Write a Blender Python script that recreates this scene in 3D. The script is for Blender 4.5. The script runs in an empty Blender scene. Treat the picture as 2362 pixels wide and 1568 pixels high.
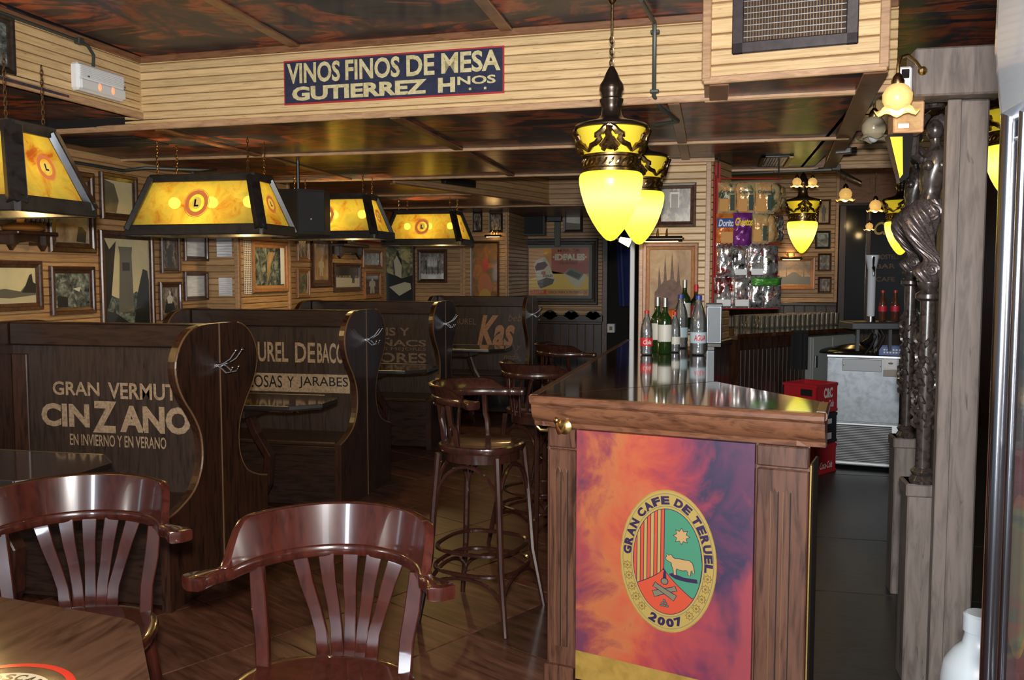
import bpy, math, random
from mathutils import Vector, Matrix
random.seed(7)
PI = math.pi
SC = bpy.context.scene
COL = SC.collection

# ---------------------------------------------------------------- camera
H = 1.55; FPX = 2080.0
YAW = math.radians(12.4); PITCH = math.radians(4.12)
cd = bpy.data.cameras.new('camera'); cam = bpy.data.objects.new('camera', cd); COL.objects.link(cam)
cam.location = (0, 0, H); cam.rotation_euler = (PI/2-PITCH, 0, YAW)
cd.sensor_width = 36; cd.lens = 36*FPX/2362; cd.clip_start = .05; cd.clip_end = 60
SC.camera = cam
SC.view_settings.view_transform = 'Standard'; SC.view_settings.look = 'None'
SC.view_settings.gamma = 1; SC.view_settings.use_curve_mapping = False
SC.view_settings.exposure = 0.0

# ---------------------------------------------------------------- light
w = bpy.data.worlds.new('world'); SC.world = w; w.use_nodes = True
w.node_tree.nodes['Background'].inputs[0].default_value = (.80, .88, 1, 1)
w.node_tree.nodes['Background'].inputs[1].default_value = .22

def area(name, loc, target, sx, sy, energy, color):
    l = bpy.data.lights.new(name, 'AREA'); l.shape = 'RECTANGLE'; l.size = sx; l.size_y = sy
    l.energy = energy; l.color = color
    o = bpy.data.objects.new(name, l); COL.objects.link(o); o.location = loc
    o.rotation_euler = (Vector(target)-Vector(loc)).to_track_quat('-Z', 'Y').to_euler()
    return o
def point(name, loc, energy, color, r=.03, parent=None):
    l = bpy.data.lights.new(name, 'POINT'); l.energy = energy; l.color = color; l.shadow_soft_size = r
    o = bpy.data.objects.new(name, l); COL.objects.link(o); o.location = loc
    if parent: o.parent = parent
    return o
# the photographer's flash just above the lens, and the daylight of the street windows behind
area('flash_light', (0, -.03, H+.13), (-.55, 4.0, 1.65), .09, .06, 180, (1, .95, .89))
area('street_window_light', (-1.35, -2.3, 1.45), (-1.2, 2.2, .9), .36, 1.5, 62, (.80, .89, 1))
area('street_window_light_2', (1.1, -2.4, 1.5), (1.2, 2.5, .9), .8, 1.8, 14, (.80, .89, 1))

# ---------------------------------------------------------------- pixel rays on to real planes
CAM = Vector((0, 0, H))
Fv = Vector((-math.sin(YAW)*math.cos(PITCH), math.cos(YAW)*math.cos(PITCH), -math.sin(PITCH)))
Rv = Vector((math.cos(YAW), math.sin(YAW), 0)); Uv = Rv.cross(Fv)
def ray(px, py): return Fv + Rv*((px-1181)/FPX) + Uv*((784-py)/FPX)
def atz(px, py, z): r = ray(px, py); return CAM + r*((z-H)/r.z)
def aty(px, py, y): r = ray(px, py); return CAM + r*(y/r.y)
def atx(px, py, x): r = ray(px, py); return CAM + r*(x/r.x)
def atd(px, py, d): return CAM + ray(px, py)*d
def pxof(p):
    v = Vector(p)-CAM; d = v.dot(Fv); return 1181+FPX*v.dot(Rv)/d, 784-FPX*v.dot(Uv)/d

class Pl:
    """vertical plane through plan points p0 -> p1 (left to right as seen)"""
    def __init__(s, p0, p1, z0=0):
        s.o = Vector((p0[0], p0[1], 0)); s.u = (Vector((p1[0], p1[1], 0))-s.o); s.len = s.u.length; s.u.normalize()
        s.n = Vector((s.u.y, -s.u.x, 0)); s.rot = math.atan2(s.u.y, s.u.x)
    def hit(s, px, py, off=0):
        r = ray(px, py); t = (s.o+s.n*off-CAM).dot(s.n)/r.dot(s.n); return CAM+r*t
    def loc(s, px, py, off=0):
        p = s.hit(px, py, off); return (p-s.o).dot(s.u), p.z
    def w(s, a, z, off=0): return s.o+s.u*a+s.n*off+Vector((0, 0, z))
    def rect(s, x0, y0, x1, y1, off=0):
        """plane rectangle (a0,z0,a1,z1) under a pixel rectangle"""
        a0, _ = s.loc(x0, (y0+y1)/2, off); a1, _ = s.loc(x1, (y0+y1)/2, off)
        _, zt = s.loc((x0+x1)/2, y0, off); _, zb = s.loc((x0+x1)/2, y1, off)
        return a0, zb, a1, zt

# ---------------------------------------------------------------- materials
MATS = {}
def nt(m): return m.node_tree.nodes, m.node_tree.links
def base(name, color=(.5, .5, .5), rough=.5, metal=0, spec=None, coat=0, emit=None, estr=0, trans=0, alpha=1, ior=None):
    if name in MATS: return MATS[name]
    m = bpy.data.materials.new(name); m.use_nodes = True
    b = m.node_tree.nodes['Principled BSDF']
    b.inputs['Base Color'].default_value = (*color, 1); b.inputs['Roughness'].default_value = rough
    b.inputs['Metallic'].default_value = metal
    if spec is not None: b.inputs['Specular IOR Level'].default_value = spec
    if coat: b.inputs['Coat Weight'].default_value = coat; b.inputs['Coat Roughness'].default_value = .06
    if emit: b.inputs['Emission Color'].default_value = (*emit, 1); b.inputs['Emission Strength'].default_value = estr
    if trans: b.inputs['Transmission Weight'].default_value = trans
    if ior: b.inputs['IOR'].default_value = ior
    b.inputs['Alpha'].default_value = alpha
    MATS[name] = m; return m
def bsdf(m): return m.node_tree.nodes['Principled BSDF']
def coords(m, scale=(1, 1, 1), rot=(0, 0, 0), kind='Object', shift=True):
    N, L = nt(m); t = N.new('ShaderNodeTexCoord'); mp = N.new('ShaderNodeMapping')
    mp.inputs['Scale'].default_value = scale; mp.inputs['Rotation'].default_value = rot
    L.new(t.outputs[kind], mp.inputs[0])
    if not shift: return mp.outputs[0]
    a = N.new('ShaderNodeVectorMath'); a.operation = 'MULTIPLY_ADD'; L.new(N.new('ShaderNodeObjectInfo').outputs['Random'], a.inputs[0])
    a.inputs[1].default_value = (31, 47, 23); L.new(mp.outputs[0], a.inputs[2]); return a.outputs[0]
def noise(m, vec, scale, detail=4, rough=.6, dist=0):
    N, L = nt(m); n = N.new('ShaderNodeTexNoise'); n.inputs['Scale'].default_value = scale
    n.inputs['Detail'].default_value = detail; n.inputs['Roughness'].default_value = rough; n.inputs['Distortion'].default_value = dist
    L.new(vec, n.inputs['Vector']); return n.outputs['Fac']
def ramp(m, fac, stops, interp='LINEAR'):
    N, L = nt(m); r = N.new('ShaderNodeValToRGB'); L.new(fac, r.inputs[0]); r.color_ramp.interpolation = interp
    e = r.color_ramp.elements
    while len(e) < len(stops): e.new(.5)
    for i, (p, c) in enumerate(stops): e[i].position = p; e[i].color = (*c, 1)
    return r.outputs[0]
def mixc(m, fac, a, b, mode='MIX'):
    N, L = nt(m); x = N.new('ShaderNodeMix'); x.data_type = 'RGBA'; x.blend_type = mode
    for s, v in ((x.inputs[0], fac), (x.inputs[6], a), (x.inputs[7], b)):
        if isinstance(v, (int, float)): s.default_value = v
        elif isinstance(v, tuple): s.default_value = (*v, 1)
        else: L.new(v, s)
    return x.outputs[2]
def bump(m, fac, strength=.2, dist=.002):
    N, L = nt(m); b = N.new('ShaderNodeBump'); b.inputs['Strength'].default_value = strength; b.inputs['Distance'].default_value = dist
    L.new(fac, b.inputs['Height']); L.new(b.outputs[0], bsdf(m).inputs['Normal'])
def objrand(m):
    N, L = nt(m); return N.new('ShaderNodeObjectInfo').outputs['Random']
def link(m, out, inp): m.node_tree.links.new(out, bsdf(m).inputs[inp])

def wood(name, dark, light, scale=(1, 1, 14), rough=.45, var=.25, knots=True, coat=0, bmp=.15, spec=.5):
    if name in MATS: return MATS[name]
    m = base(name, light, rough, coat=coat, spec=spec)
    v = coords(m, scale); f = noise(m, v, 5, 5, .6, .6)
    c = ramp(m, f, [(.3, dark), (.55, light), (.75, tuple(min(1, x*1.12) for x in light))])
    if knots:
        k = noise(m, coords(m, tuple(x*.6+.4 for x in scale)), 6, 2, .5, 1.5)
        kk = ramp(m, k, [(.68, (0, 0, 0)), (.78, (1, 1, 1))])
        c = mixc(m, kk, c, tuple(x*.45 for x in dark))
    r = ramp(m, objrand(m), [(0, (1-var,)*3), (1, (1+var*.3,)*3)])
    c = mixc(m, 1.0, c, r, 'MULTIPLY')
    link(m, c, 'Base Color'); bump(m, f, bmp)
    return m

PINE = wood('pine_boards', (.55, .365, .165), (.72, .52, .27), (1.2, 1.2, 22), .42, .18)
PINE_D = wood('pine_boards_aged', (.36, .21, .095), (.54, .335, .165), (1.2, 1.2, 22), .42, .25)
PINE_G = wood('pine_groove', (.20, .11, .05), (.26, .15, .07), (1, 1, 1), .8, 0, False)
TRIM = wood('stained_trim', (.13, .055, .025), (.25, .115, .055), (2, 2, 14), .35, .15)
TRIML = wood('light_trim', (.33, .19, .10), (.50, .31, .17), (2, 2, 14), .4, .1)
BENCH = wood('dark_bench_wood', (.009, .005, .004), (.046, .018, .010), (9, 9, 1.2), .33, .3, coat=.15)
BENCHH = wood('dark_bench_rail', (.011, .006, .004), (.038, .019, .012), (1.2, 9, 9), .33, .3, coat=.15)
BENCHP = wood('bench_panel_wood', (.015, .010, .008), (.040, .026, .020), (10, 10, 1.0), .38, .1, coat=.1)
WEARE = base('worn_wood_edge', (.14, .075, .035), .4)
GREYW = wood('grey_stained_wood', (.085, .070, .064), (.16, .135, .122), (7, 7, .9), .5, .1, bmp=.1)
BARW = wood('bar_front_wood', (.032, .013, .008), (.115, .052, .032), (9, 9, .9), .33, .15, coat=.2)
BARM = wood('bar_moulding_wood', (.065, .026, .013), (.18, .078, .040), (1.4, 8, 8), .3, .1, coat=.3)
CHAIR = wood('mahogany_gloss', (.022, .005, .004), (.046, .010, .006), (9, 9, 2.5), .24, .06, False, coat=1, bmp=.02)
STOOLW = wood('dark_bentwood', (.016, .006, .005), (.036, .012, .008), (9, 9, 3), .25, .1, False, coat=.7, bmp=.03)
FRAMEW = wood('frame_walnut', (.028, .012, .007), (.10, .043, .022), (8, 8, 8), .3, .35, False, coat=.3)
FRAMEB = wood('frame_black', (.008, .006, .005), (.03, .02, .015), (8, 8, 8), .35, .2, False)
FRAMEP = wood('frame_pine', (.30, .13, .045), (.42, .19, .07), (8, 8, 8), .35, .2, False)
BRASS = base('brass', (.55, .40, .16), .3, 1)
ABRASS = wood('antique_brass', (.10, .065, .03), (.34, .24, .12), (20, 20, 20), .3, 0, False); bsdf(ABRASS).inputs['Metallic'].default_value = 1
BRONZE = base('dark_bronze', (.06, .045, .035), .28, .8)
CHROME = base('chrome', (.75, .76, .78), .12, 1)
STEEL = base('brushed_steel', (.52, .56, .60), .38, 1)
STEELP = wood('scuffed_steel', (.19, .22, .25), (.27, .31, .35), (3, 3, 3), .42, 0, False, bmp=.05); bsdf(STEELP).inputs['Metallic'].default_value = .7
BLACK = base('black_plastic', (.012, .012, .013), .4)
BLACKG = base('black_gloss', (.01, .01, .011), .15)
DARK = base('deep_shadow_black', (.006, .005, .005), .8)
WHITEP = base('white_plastic', (.75, .78, .80), .35)
CREAMT = wood('worn_cream_paint', (.17, .11, .065), (.31, .23, .15), (14, 14, 14), .6, 0, False, bmp=.02)
ORANGT = wood('worn_orange_paint', (.18, .08, .04), (.33, .17, .09), (14, 14, 14), .6, 0, False, bmp=.02)
FADET = wood('faded_brown_paint', (.06, .035, .022), (.16, .105, .066), (14, 14, 14), .6, 0, False, bmp=.02)
CHAIN = base('chain_metal', (.30, .20, .12), .35, 1)
PIPE = base('grey_green_conduit', (.055, .062, .055), .45, .3)

def clearmat(name, tint, gl=.25, dif=.06, rough=.06):
    m = base(name, tint, .2); N, L = nt(m); tr = N.new('ShaderNodeBsdfTransparent'); g = N.new('ShaderNodeBsdfGlossy'); g.inputs['Roughness'].default_value = rough
    d = N.new('ShaderNodeBsdfDiffuse'); d.inputs[0].default_value = (*tint, 1); tr.inputs[0].default_value = (*[.75+.25*x for x in tint], 1)
    lw = N.new('ShaderNodeFresnel'); lw.inputs[0].default_value = 1.5; ad = N.new('ShaderNodeMath'); ad.operation = 'ADD'; L.new(lw.outputs[0], ad.inputs[0]); ad.inputs[1].default_value = gl*.35
    a = N.new('ShaderNodeMixShader'); a.inputs[0].default_value = dif; L.new(tr.outputs[0], a.inputs[1]); L.new(d.outputs[0], a.inputs[2])
    b = N.new('ShaderNodeMixShader'); L.new(ad.outputs[0], b.inputs[0]); L.new(a.outputs[0], b.inputs[1]); L.new(g.outputs[0], b.inputs[2]); L.new(b.outputs[0], N['Material Output'].inputs[0]); return m
# ceiling panels: mottled varnished prints
def ceilmat():
    m = base('mottled_ceiling_panel', (.05, .03, .03), .28, spec=.11)
    v = coords(m, (1, 1, 1)); N, L = nt(m)
    f = noise(m, coords(m, (1, 2.4, 1), (0, 0, .3)), 1.15, 7, .56, 1.9); g = noise(m, coords(m, (2.2, 1, 1), (0, 0, -.5)), 2.1, 5, .6, .9)
    c = ramp(m, f, [(.38, (.014, .018, .028)), (.46, (.060, .040, .042)), (.51, (.40, .10, .05)), (.565, (.30, .075, .04)), (.60, (.10, .05, .045)), (.66, (.22, .12, .06)), (.74, (.06, .04, .04))])
    k = ramp(m, g, [(.45, (0, 0, 0)), (.62, (1, 1, 1))])
    c = mixc(m, k, c, (.036, .040, .056))
    link(m, c, 'Base Color'); bump(m, f, .05, .002); return m
CEIL = ceilmat()
def floormat():
    m = base('brown_wood_effect_tile', (.05, .03, .02), .36)
    f = noise(m, coords(m, (1, 9, 1), (0, 0, .55)), 3, 6, .6, .5)
    c = ramp(m, f, [(.3, (.026, .010, .007)), (.5, (.074, .032, .021)), (.7, (.125, .060, .040))])
    r = ramp(m, objrand(m), [(0, (.55, .5, .5)), (.5, (1, .8, .75)), (1, (1.25, 1.2, 1.15))])
    c = mixc(m, 1.0, c, r, 'MULTIPLY'); link(m, c, 'Base Color'); bump(m, f, .1); return m
FLOORT = floormat()
GROUT = base('dark_grout', (.008, .006, .005), .8)
RUBBER = wood('worn_black_rubber', (.012, .013, .015), (.030, .031, .034), (3, 14, 3), .42, .1, False)
def topmat():
    m = base('varnished_counter_top', (.06, .02, .01), .10, coat=1.0)
    f = noise(m, coords(m, (7, 1, 1)), 4, 5, .6, .4)
    link(m, ramp(m, f, [(.3, (.022, .008, .004)), (.7, (.085, .032, .013))]), 'Base Color')
    bump(m, noise(m, coords(m, (1, 1, 1)), 9, 2), .06, .004); return m
BARTOP = topmat()
TABLET = wood('lacquered_table_top', (.010, .006, .005), (.030, .018, .014), (1.2, 9, 1), .12, .05, False, coat=1, bmp=.02)

# ---------------------------------------------------------------- mesh builder
class MB:
    def __init__(s): s.v = []; s.f = []
    def add(s, vs, fs, M=None):
        b = len(s.v); s.v += [tuple((M @ Vector(v)) if M else v) for v in vs]; s.f += [tuple(b+i for i in f) for f in fs]; return s
    def box(s, a, b, M=None, bev=0):
        x0, y0, z0 = (min(a[i], b[i]) for i in range(3)); x1, y1, z1 = (max(a[i], b[i]) for i in range(3))
        if bev > 0:
            bv = min(bev, (x1-x0)*.45, (y1-y0)*.45, (z1-z0)*.45); vs = []; idx = {}
            X = (x0, x1); Y = (y0, y1); Z = (z0, z1)
            for i in (0, 1):
                for j in (0, 1):
                    for k in (0, 1):
                        dx = bv*(1-2*i); dy = bv*(1-2*j); dz = bv*(1-2*k)
                        for ax, p in enumerate(((X[i], Y[j]+dy, Z[k]+dz), (X[i]+dx, Y[j], Z[k]+dz), (X[i]+dx, Y[j]+dy, Z[k]))):
                            idx[i, j, k, ax] = len(vs); vs.append(p)
            fs = []
            def q(l, c):
                # orient outward
                n = (Vector(vs[l[1]])-Vector(vs[l[0]])).cross(Vector(vs[l[2]])-Vector(vs[l[1]]))
                if n.dot(c) < 0: l = l[::-1]
                fs.append(l)
            for i in (0, 1):
                q([idx[i, 0, 0, 0], idx[i, 1, 0, 0], idx[i, 1, 1, 0], idx[i, 0, 1, 0]], Vector((2*i-1, 0, 0)))
                q([idx[0, i, 0, 1], idx[1, i, 0, 1], idx[1, i, 1, 1], idx[0, i, 1, 1]], Vector((0, 2*i-1, 0)))
                q([idx[0, 0, i, 2], idx[1, 0, i, 2], idx[1, 1, i, 2], idx[0, 1, i, 2]], Vector((0, 0, 2*i-1)))
            for i in (0, 1):
                for j in (0, 1):
                    q([idx[i, j, 0, 0], idx[i, j, 1, 0], idx[i, j, 1, 1], idx[i, j, 0, 1]], Vector((2*i-1, 2*j-1, 0)))
                    q([idx[i, 0, j, 0], idx[i, 1, j, 0], idx[i, 1, j, 2], idx[i, 0, j, 2]], Vector((2*i-1, 0, 2*j-1)))
                    q([idx[0, i, j, 1], idx[1, i, j, 1], idx[1, i, j, 2], idx[0, i, j, 2]], Vector((0, 2*i-1, 2*j-1)))
                    for k in (0, 1):
                        q([idx[i, j, k, 0], idx[i, j, k, 1], idx[i, j, k, 2]], Vector((2*i-1, 2*j-1, 2*k-1)))
            return s.add(vs, fs, M)
        vs = [(x, y, z) for z in (z0, z1) for x, y in ((x0, y0), (x1, y0), (x1, y1), (x0, y1))]
        return s.add(vs, [(3, 2, 1, 0), (4, 5, 6, 7), (0, 1, 5, 4), (1, 2, 6, 5), (2, 3, 7, 6), (3, 0, 4, 7)], M)
    def prism(s, pts, a, b, ax='z', M=None):
        """pts polygon extruded a..b: ax z: pts (x,y); ax y: pts (x,z); ax x: pts (y,z)"""
        A = sum(pts[i][0]*pts[(i+1) % len(pts)][1]-pts[(i+1) % len(pts)][0]*pts[i][1] for i in range(len(pts)))
        if A < 0: pts = pts[::-1]
        n = len(pts)
        P = {'z': lambda p, t: (p[0], p[1], t), 'y': lambda p, t: (p[0], t, p[1]), 'x': lambda p, t: (t, p[0], p[1])}[ax]
        vs = [P(p, a) for p in pts]+[P(p, b) for p in pts]
        fs = [tuple(range(n))[::-1], tuple(range(n, 2*n))]+[(i, (i+1) % n, n+(i+1) % n, n+i) for i in range(n)]
        flip = (b < a) ^ (ax == 'y')
        if flip: fs = [f[::-1] for f in fs]
        return s.add(vs, fs, M)
    def tube(s, path, r, seg=8, cap=True, M=None, flat=1.0, closed=False, up=None):
        path = [Vector(p) for p in path]; n = len(path); R = r if isinstance(r, (list, tuple)) else [r]*n
        vs = []; prev = None
        for i, p in enumerate(path):
            if closed: t = path[(i+1) % n]-path[i-1]
            else: t = path[min(i+1, n-1)]-path[max(i-1, 0)]
            t.normalize()
            if up is not None: a = Vector(up); a = a-t*a.dot(t)
            elif prev is None: a = Vector((0, 0, 1)) if abs(t.z) < .9 else Vector((1, 0, 0)); a = a-t*a.dot(t)
            else: a = prev-t*prev.dot(t)
            a.normalize(); prev = a; b = t.cross(a)
            for k in range(seg):
                th = 2*PI*k/seg; vs.append(tuple(p+(a*math.cos(th)*flat+b*math.sin(th))*R[i]))
        fs = []
        for i in range(n if closed else n-1):
            j = (i+1) % n
            for k in range(seg): fs.append((i*seg+k, i*seg+(k+1) % seg, j*seg+(k+1) % seg, j*seg+k))
        if cap and not closed: fs += [tuple(range(seg))[::-1], tuple(range((n-1)*seg, n*seg))]
        return s.add(vs, fs, M)
    def lathe(s, prof, seg=20, M=None, ang=2*PI):
        """prof list of (r,z) bottom to top"""
        n = len(prof); full = abs(ang-2*PI) < 1e-6; K = seg if full else seg+1
        vs = [(r*math.cos(ang*k/seg), r*math.sin(ang*k/seg), z) for r, z in prof for k in range(K)]
        fs = []
        for i in range(n-1):
            for k in range(seg):
                k2 = (k+1) % K; fs.append((i*K+k, i*K+k2, (i+1)*K+k2, (i+1)*K+k))
        if full:
            if prof[0][0] > 1e-5: fs.append(tuple(range(K))[::-1])
            if prof[-1][0] > 1e-5: fs.append(tuple(range((n-1)*K, n*K)))
        return s.add(vs, fs, M)
    def ribbon(s, path, w, h, M=None, up=(0, 0, 1)):
        """rectangular section w (sideways) x h (up) swept along a path; w,h may be lists"""
        path = [Vector(p) for p in path]; n = len(path); W = w if isinstance(w, list) else [w]*n; Hh = h if isinstance(h, list) else [h]*n
        vs = []
        for i, p in enumerate(path):
            t = (path[min(i+1, n-1)]-path[max(i-1, 0)]).normalized(); u = Vector(up); u = (u-t*u.dot(t)).normalized(); b = t.cross(u)
            ww, hh = W[i]/2, Hh[i]/2; c = .25
            for x, y in ((-1, -1+c), (-1+c, -1), (1-c, -1), (1, -1+c), (1, 1-c), (1-c, 1), (-1+c, 1), (-1, 1-c)):
                cc = min(ww, hh)
                X = math.copysign(ww-(0 if abs(x) == 1 else c*cc), x); Y = math.copysign(hh-(0 if abs(y) == 1 else c*cc), y)
                vs.append(tuple(p+b*X+u*Y))
        fs = []
        for i in range(n-1):
            for k in range(8): fs.append((i*8+k, (i+1)*8+k, (i+1)*8+(k+1) % 8, i*8+(k+1) % 8))
        fs += [tuple(range(8)), tuple(range((n-1)*8, n*8))[::-1]]
        return s.add(vs, fs, M)
    def sphere(s, c, r, seg=12, M=None, sc=(1, 1, 1)):
        n = max(5, seg//2); prof = [(max(1e-6, math.sin(PI*i/n)), -math.cos(PI*i/n)) for i in range(n+1)]
        T = Matrix.Translation(c) @ Matrix.Diagonal((r*sc[0], r*sc[1], r*sc[2], 1))
        return s.lathe(prof, seg, (M @ T) if M else T)
    def poly(s, pts, y=0, M=None):
        """flat polygon in the xz plane at depth y, facing -y"""
        A = sum(pts[i][0]*pts[(i+1) % len(pts)][1]-pts[(i+1) % len(pts)][0]*pts[i][1] for i in range(len(pts)))
        if A < 0: pts = pts[::-1]
        return s.add([(p[0], y, p[1]) for p in pts], [tuple(range(len(pts)))], M)
    def mesh(s, name, mat, smooth=False, auto=None):
        me = bpy.data.meshes.new(name); me.from_pydata(s.v, [], s.f)
        for m in (mat if isinstance(mat, (list, tuple)) else [mat]): me.materials.append(m)
        if smooth:
            me.polygons.foreach_set('use_smooth', [True]*len(me.polygons))
            try: me.set_sharp_from_angle(angle=math.radians(auto or 40))
            except Exception: pass
        me.update(); return me
    def build(s, name, mat, parent=None, smooth=False, loc=None, rot=None, auto=None):
        o = bpy.data.objects.new(name, s.mesh(name, mat, smooth, auto)); COL.objects.link(o)
        if parent: o.parent = parent
        if loc is not None: o.location = loc
        if rot is not None: o.rotation_euler = rot
        return o

def tag(o, label=None, cat=None, group=None, kind=None):
    if label: o['label'] = label
    if cat: o['category'] = cat
    if group: o['group'] = group
    if kind: o['kind'] = kind
    return o
def thing(name, label, cat, loc=(0, 0, 0), rz=0, group=None):
    o = bpy.data.objects.new(name, None); COL.objects.link(o); o.empty_display_size = .05
    o.location = loc; o.rotation_euler = (0, 0, rz)
    return tag(o, label, cat, group)
def dup(root, loc, rz=0, label=None, group=None, sc=None):
    r = root.copy(); COL.objects.link(r); r.location = loc; r.rotation_euler = (0, 0, rz)
    if label: r['label'] = label
    if group: r['group'] = group
    if sc: r.scale = (sc, sc, sc)
    for ch in list(root.children):
        c = ch.copy(); COL.objects.link(c); c.parent = r
        for g in list(ch.children):
            d = g.copy(); COL.objects.link(d); d.parent = c
    return r
def rmesh(name, me, parent=None, loc=None, rot=None):
    o = bpy.data.objects.new(name, me); COL.objects.link(o)
    if parent: o.parent = parent
    if loc is not None: o.location = loc
    if rot is not None: o.rotation_euler = rot
    return o

_tc = {}
def textdata(s, bold=.02, shear=0):
    k = (s, bold, shear)
    if k in _tc: return _tc[k]
    c = bpy.data.curves.new('text', 'FONT'); c.body = s; c.offset = bold; c.shear = shear; c.fill_mode = 'FRONT'; c.resolution_u = 3
    o = bpy.data.objects.new('text', c); COL.objects.link(o); bpy.context.view_layer.update()
    me = bpy.data.meshes.new_from_object(o.evaluated_get(bpy.context.evaluated_depsgraph_get()))
    vs = [tuple(v.co) for v in me.vertices]; fs = [tuple(p.vertices) for p in me.polygons]
    bpy.data.objects.remove(o); bpy.data.curves.remove(c); bpy.data.meshes.remove(me)
    x0 = min(v[0] for v in vs); x1 = max(v[0] for v in vs); y0 = min(v[1] for v in vs); y1 = max(v[1] for v in vs)
    _tc[k] = (vs, fs, x0, x1, y0, y1); return _tc[k]
def text_into(mb, s, box, y=0, bold=.02, shear=0, M=None, arc=None):
    """lettering fitted in box (x0,z0,x1,z1) of the xz plane at depth y"""
    vs, fs, a0, a1, b0, b1 = textdata(s, bold, shear); x0, z0, x1, z1 = box
    out = [(x0+(v[0]-a0)/(a1-a0)*(x1-x0), y, z0+(v[1]-b0)/(b1-b0)*(z1-z0)) for v in vs]
    if arc: out = [arc(p) for p in out]
    mb.add(out, fs, M); return mb
def facing(o):
    """flip faces that look towards +y locally"""
    me = o.data; bad = [p for p in me.polygons if p.normal.y > 0]
    if bad:
        for p in bad: p.flip()
        me.update()
    return o
def ellipse(cx, cz, a, b, n=48, t0=0, t1=2*PI):
    return [(cx+a*math.cos(t0+(t1-t0)*i/n), cz+b*math.sin(t0+(t1-t0)*i/n)) for i in range(n + (0 if abs(t1-t0-2*PI) < 1e-6 else 1))]
# ================================================================ STRUCTURE
ZL = 2.33; ZH = 2.70; ZS = 2.385; XW = -3.9
def boards(parent, pl, a0, a1, z0, z1, pitch, mat, off=.0, th=.012):
    n = max(1, round((z1-z0)/pitch)); p = (z1-z0)/n; m = MB(); L = a1-a0; g = p*.055; c = min(.004, p*.12)
    prof = [(0, g), (-th+c*.8, g), (-th, g+c), (-th, p*.56), (-th+.002, p*.57), (-th+.002, p*.61), (-th, p*.62), (-th, p-g-c), (-th+c*.8, p-g), (0, p-g)]
    m.prism(prof, 0, L, 'x'); me = m.mesh('board', mat)
    for i in range(n):
        q = pl.w(a0, z0+i*p, off); rmesh('board', me, parent, q, (0, 0, pl.rot))
def bulk(name, p0, p1, z0, z1, pitch=.05, mat=None, th=.06, trims='tb', ends='', tw=.035):
    mat = mat or PINE; pl = Pl(p0, p1); M = Matrix.Translation(pl.o) @ Matrix.Rotation(pl.rot, 4, 'Z')
    b = MB().box((0, .001, z0), (pl.len, th, z1), M).build(name, PINE_G); tag(b, kind='structure')
    boards(b, pl, 0, pl.len, z0, z1, pitch, mat)
    if 'b' in trims: MB().box((0, -.022, z0-.012), (pl.len, .0, z0+tw*.6), M, .004).build('trim_strip', TRIML, b)
    if 't' in trims: MB().box((0, -.022, z1-tw), (pl.len, .0, z1), M, .004).build('trim_strip', TRIM, b)
    if 'l' in ends: MB().box((-.006, -.024, z0), (tw, .0, z1), M, .004).build('trim_strip', TRIML, b)
    if 'r' in ends: MB().box((pl.len-tw, -.024, z0), (pl.len+.006, .0, z1), M, .004).build('trim_strip', TRIML, b)
    return b, pl
def wains(parent, pl, a0, a1, z1, step=.11):
    """dark vertical wainscot boards with a cap rail"""
    n = max(1, round((a1-a0)/step)); p = (a1-a0)/n; m = MB().box((.004, -.02, 0), (p-.004, 0, z1-.04), None, .004); me = m.mesh('wainscot_board', BENCH)
    for i in range(n): rmesh('wainscot_board', me, parent, pl.w(a0+i*p, .02), (0, 0, pl.rot))
    MB().box((0, -.04, z1-.04), (a1-a0, 0, z1), None, .008).build('cap_rail', BENCHH, parent, loc=pl.w(a0, 0), rot=(0, 0, pl.rot))

# ---- floor: brown wood-effect tiles laid on the skew, black rubber behind the bar
fl = MB().box((-4.6, -3, -.08), (3.0, 12.9, -.006)).build('floor', GROUT); tag(fl, kind='structure')
ang = math.radians(-30); ts = .60; ca, sa = math.cos(ang), math.sin(ang); tile = MB().box((-ts/2+.003, -ts/2+.003, -.012), (ts/2-.003, ts/2-.003, 0), None, .002).mesh('tile', FLOORT)
for i in range(-26, 26):
    for j in range(-10, 26):
        x = ca*i*ts-sa*j*ts; y = sa*i*ts+ca*j*ts
        if -4.1 < x < -.35 and 2.3 < y < 10.6 and not (x > -.1 and y > 3.4): rmesh('tile', tile, fl, (x, y, 0), (0, 0, ang))
MB().box((-4.4, -3, -.012), (1.8, 2.02, -.002)).build('floor_boards_near', FLOORT, fl)
for k, (y0, y1) in enumerate(((2.2, 3.35), (3.36, 4.55), (4.56, 5.5), (5.51, 7.3), (7.31, 10.4))):
    MB().box((.0, y0, -.006), (2.4, y1, .004), None, .002).build('rubber_mat', RUBBER, fl)

# ---- ceilings: panels between battens
cl = MB().box((-4.6, -3, ZH+.012), (3.0, 12.9, ZH+.08)).build('ceiling', DARK); tag(cl, kind='structure')
B0 = atz(340, 295, ZL); B1 = atz(1640, 228, ZL); BD = (B1-B0); by = lambda x: B0.y+(x-B0.x)*BD.y/BD.x
def panel_cell(parent, x0, y0, x1, y1, z, f0=None):
    ya, yb = (f0(x0), f0(x1)) if f0 else (y0, y0)
    c = MB().prism([(x0+.004, ya), (x1-.004, yb), (x1-.004, y1-.004), (x0+.004, y1-.004)], z, z+.012)
    return c.build('ceiling_panel', CEIL, parent)
def batten(parent, p0, p1, z, w=.05, h=.014, mat=None):
    p0 = Vector((*p0, 0)); p1 = Vector((*p1, 0)); d = p1-p0; a = math.atan2(d.y, d.x)
    return MB().box((0, -w/2, z-h), (d.length, w/2, z), None, .003).build('batten', mat or TRIM, parent, loc=p0, rot=(0, 0, a))
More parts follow.
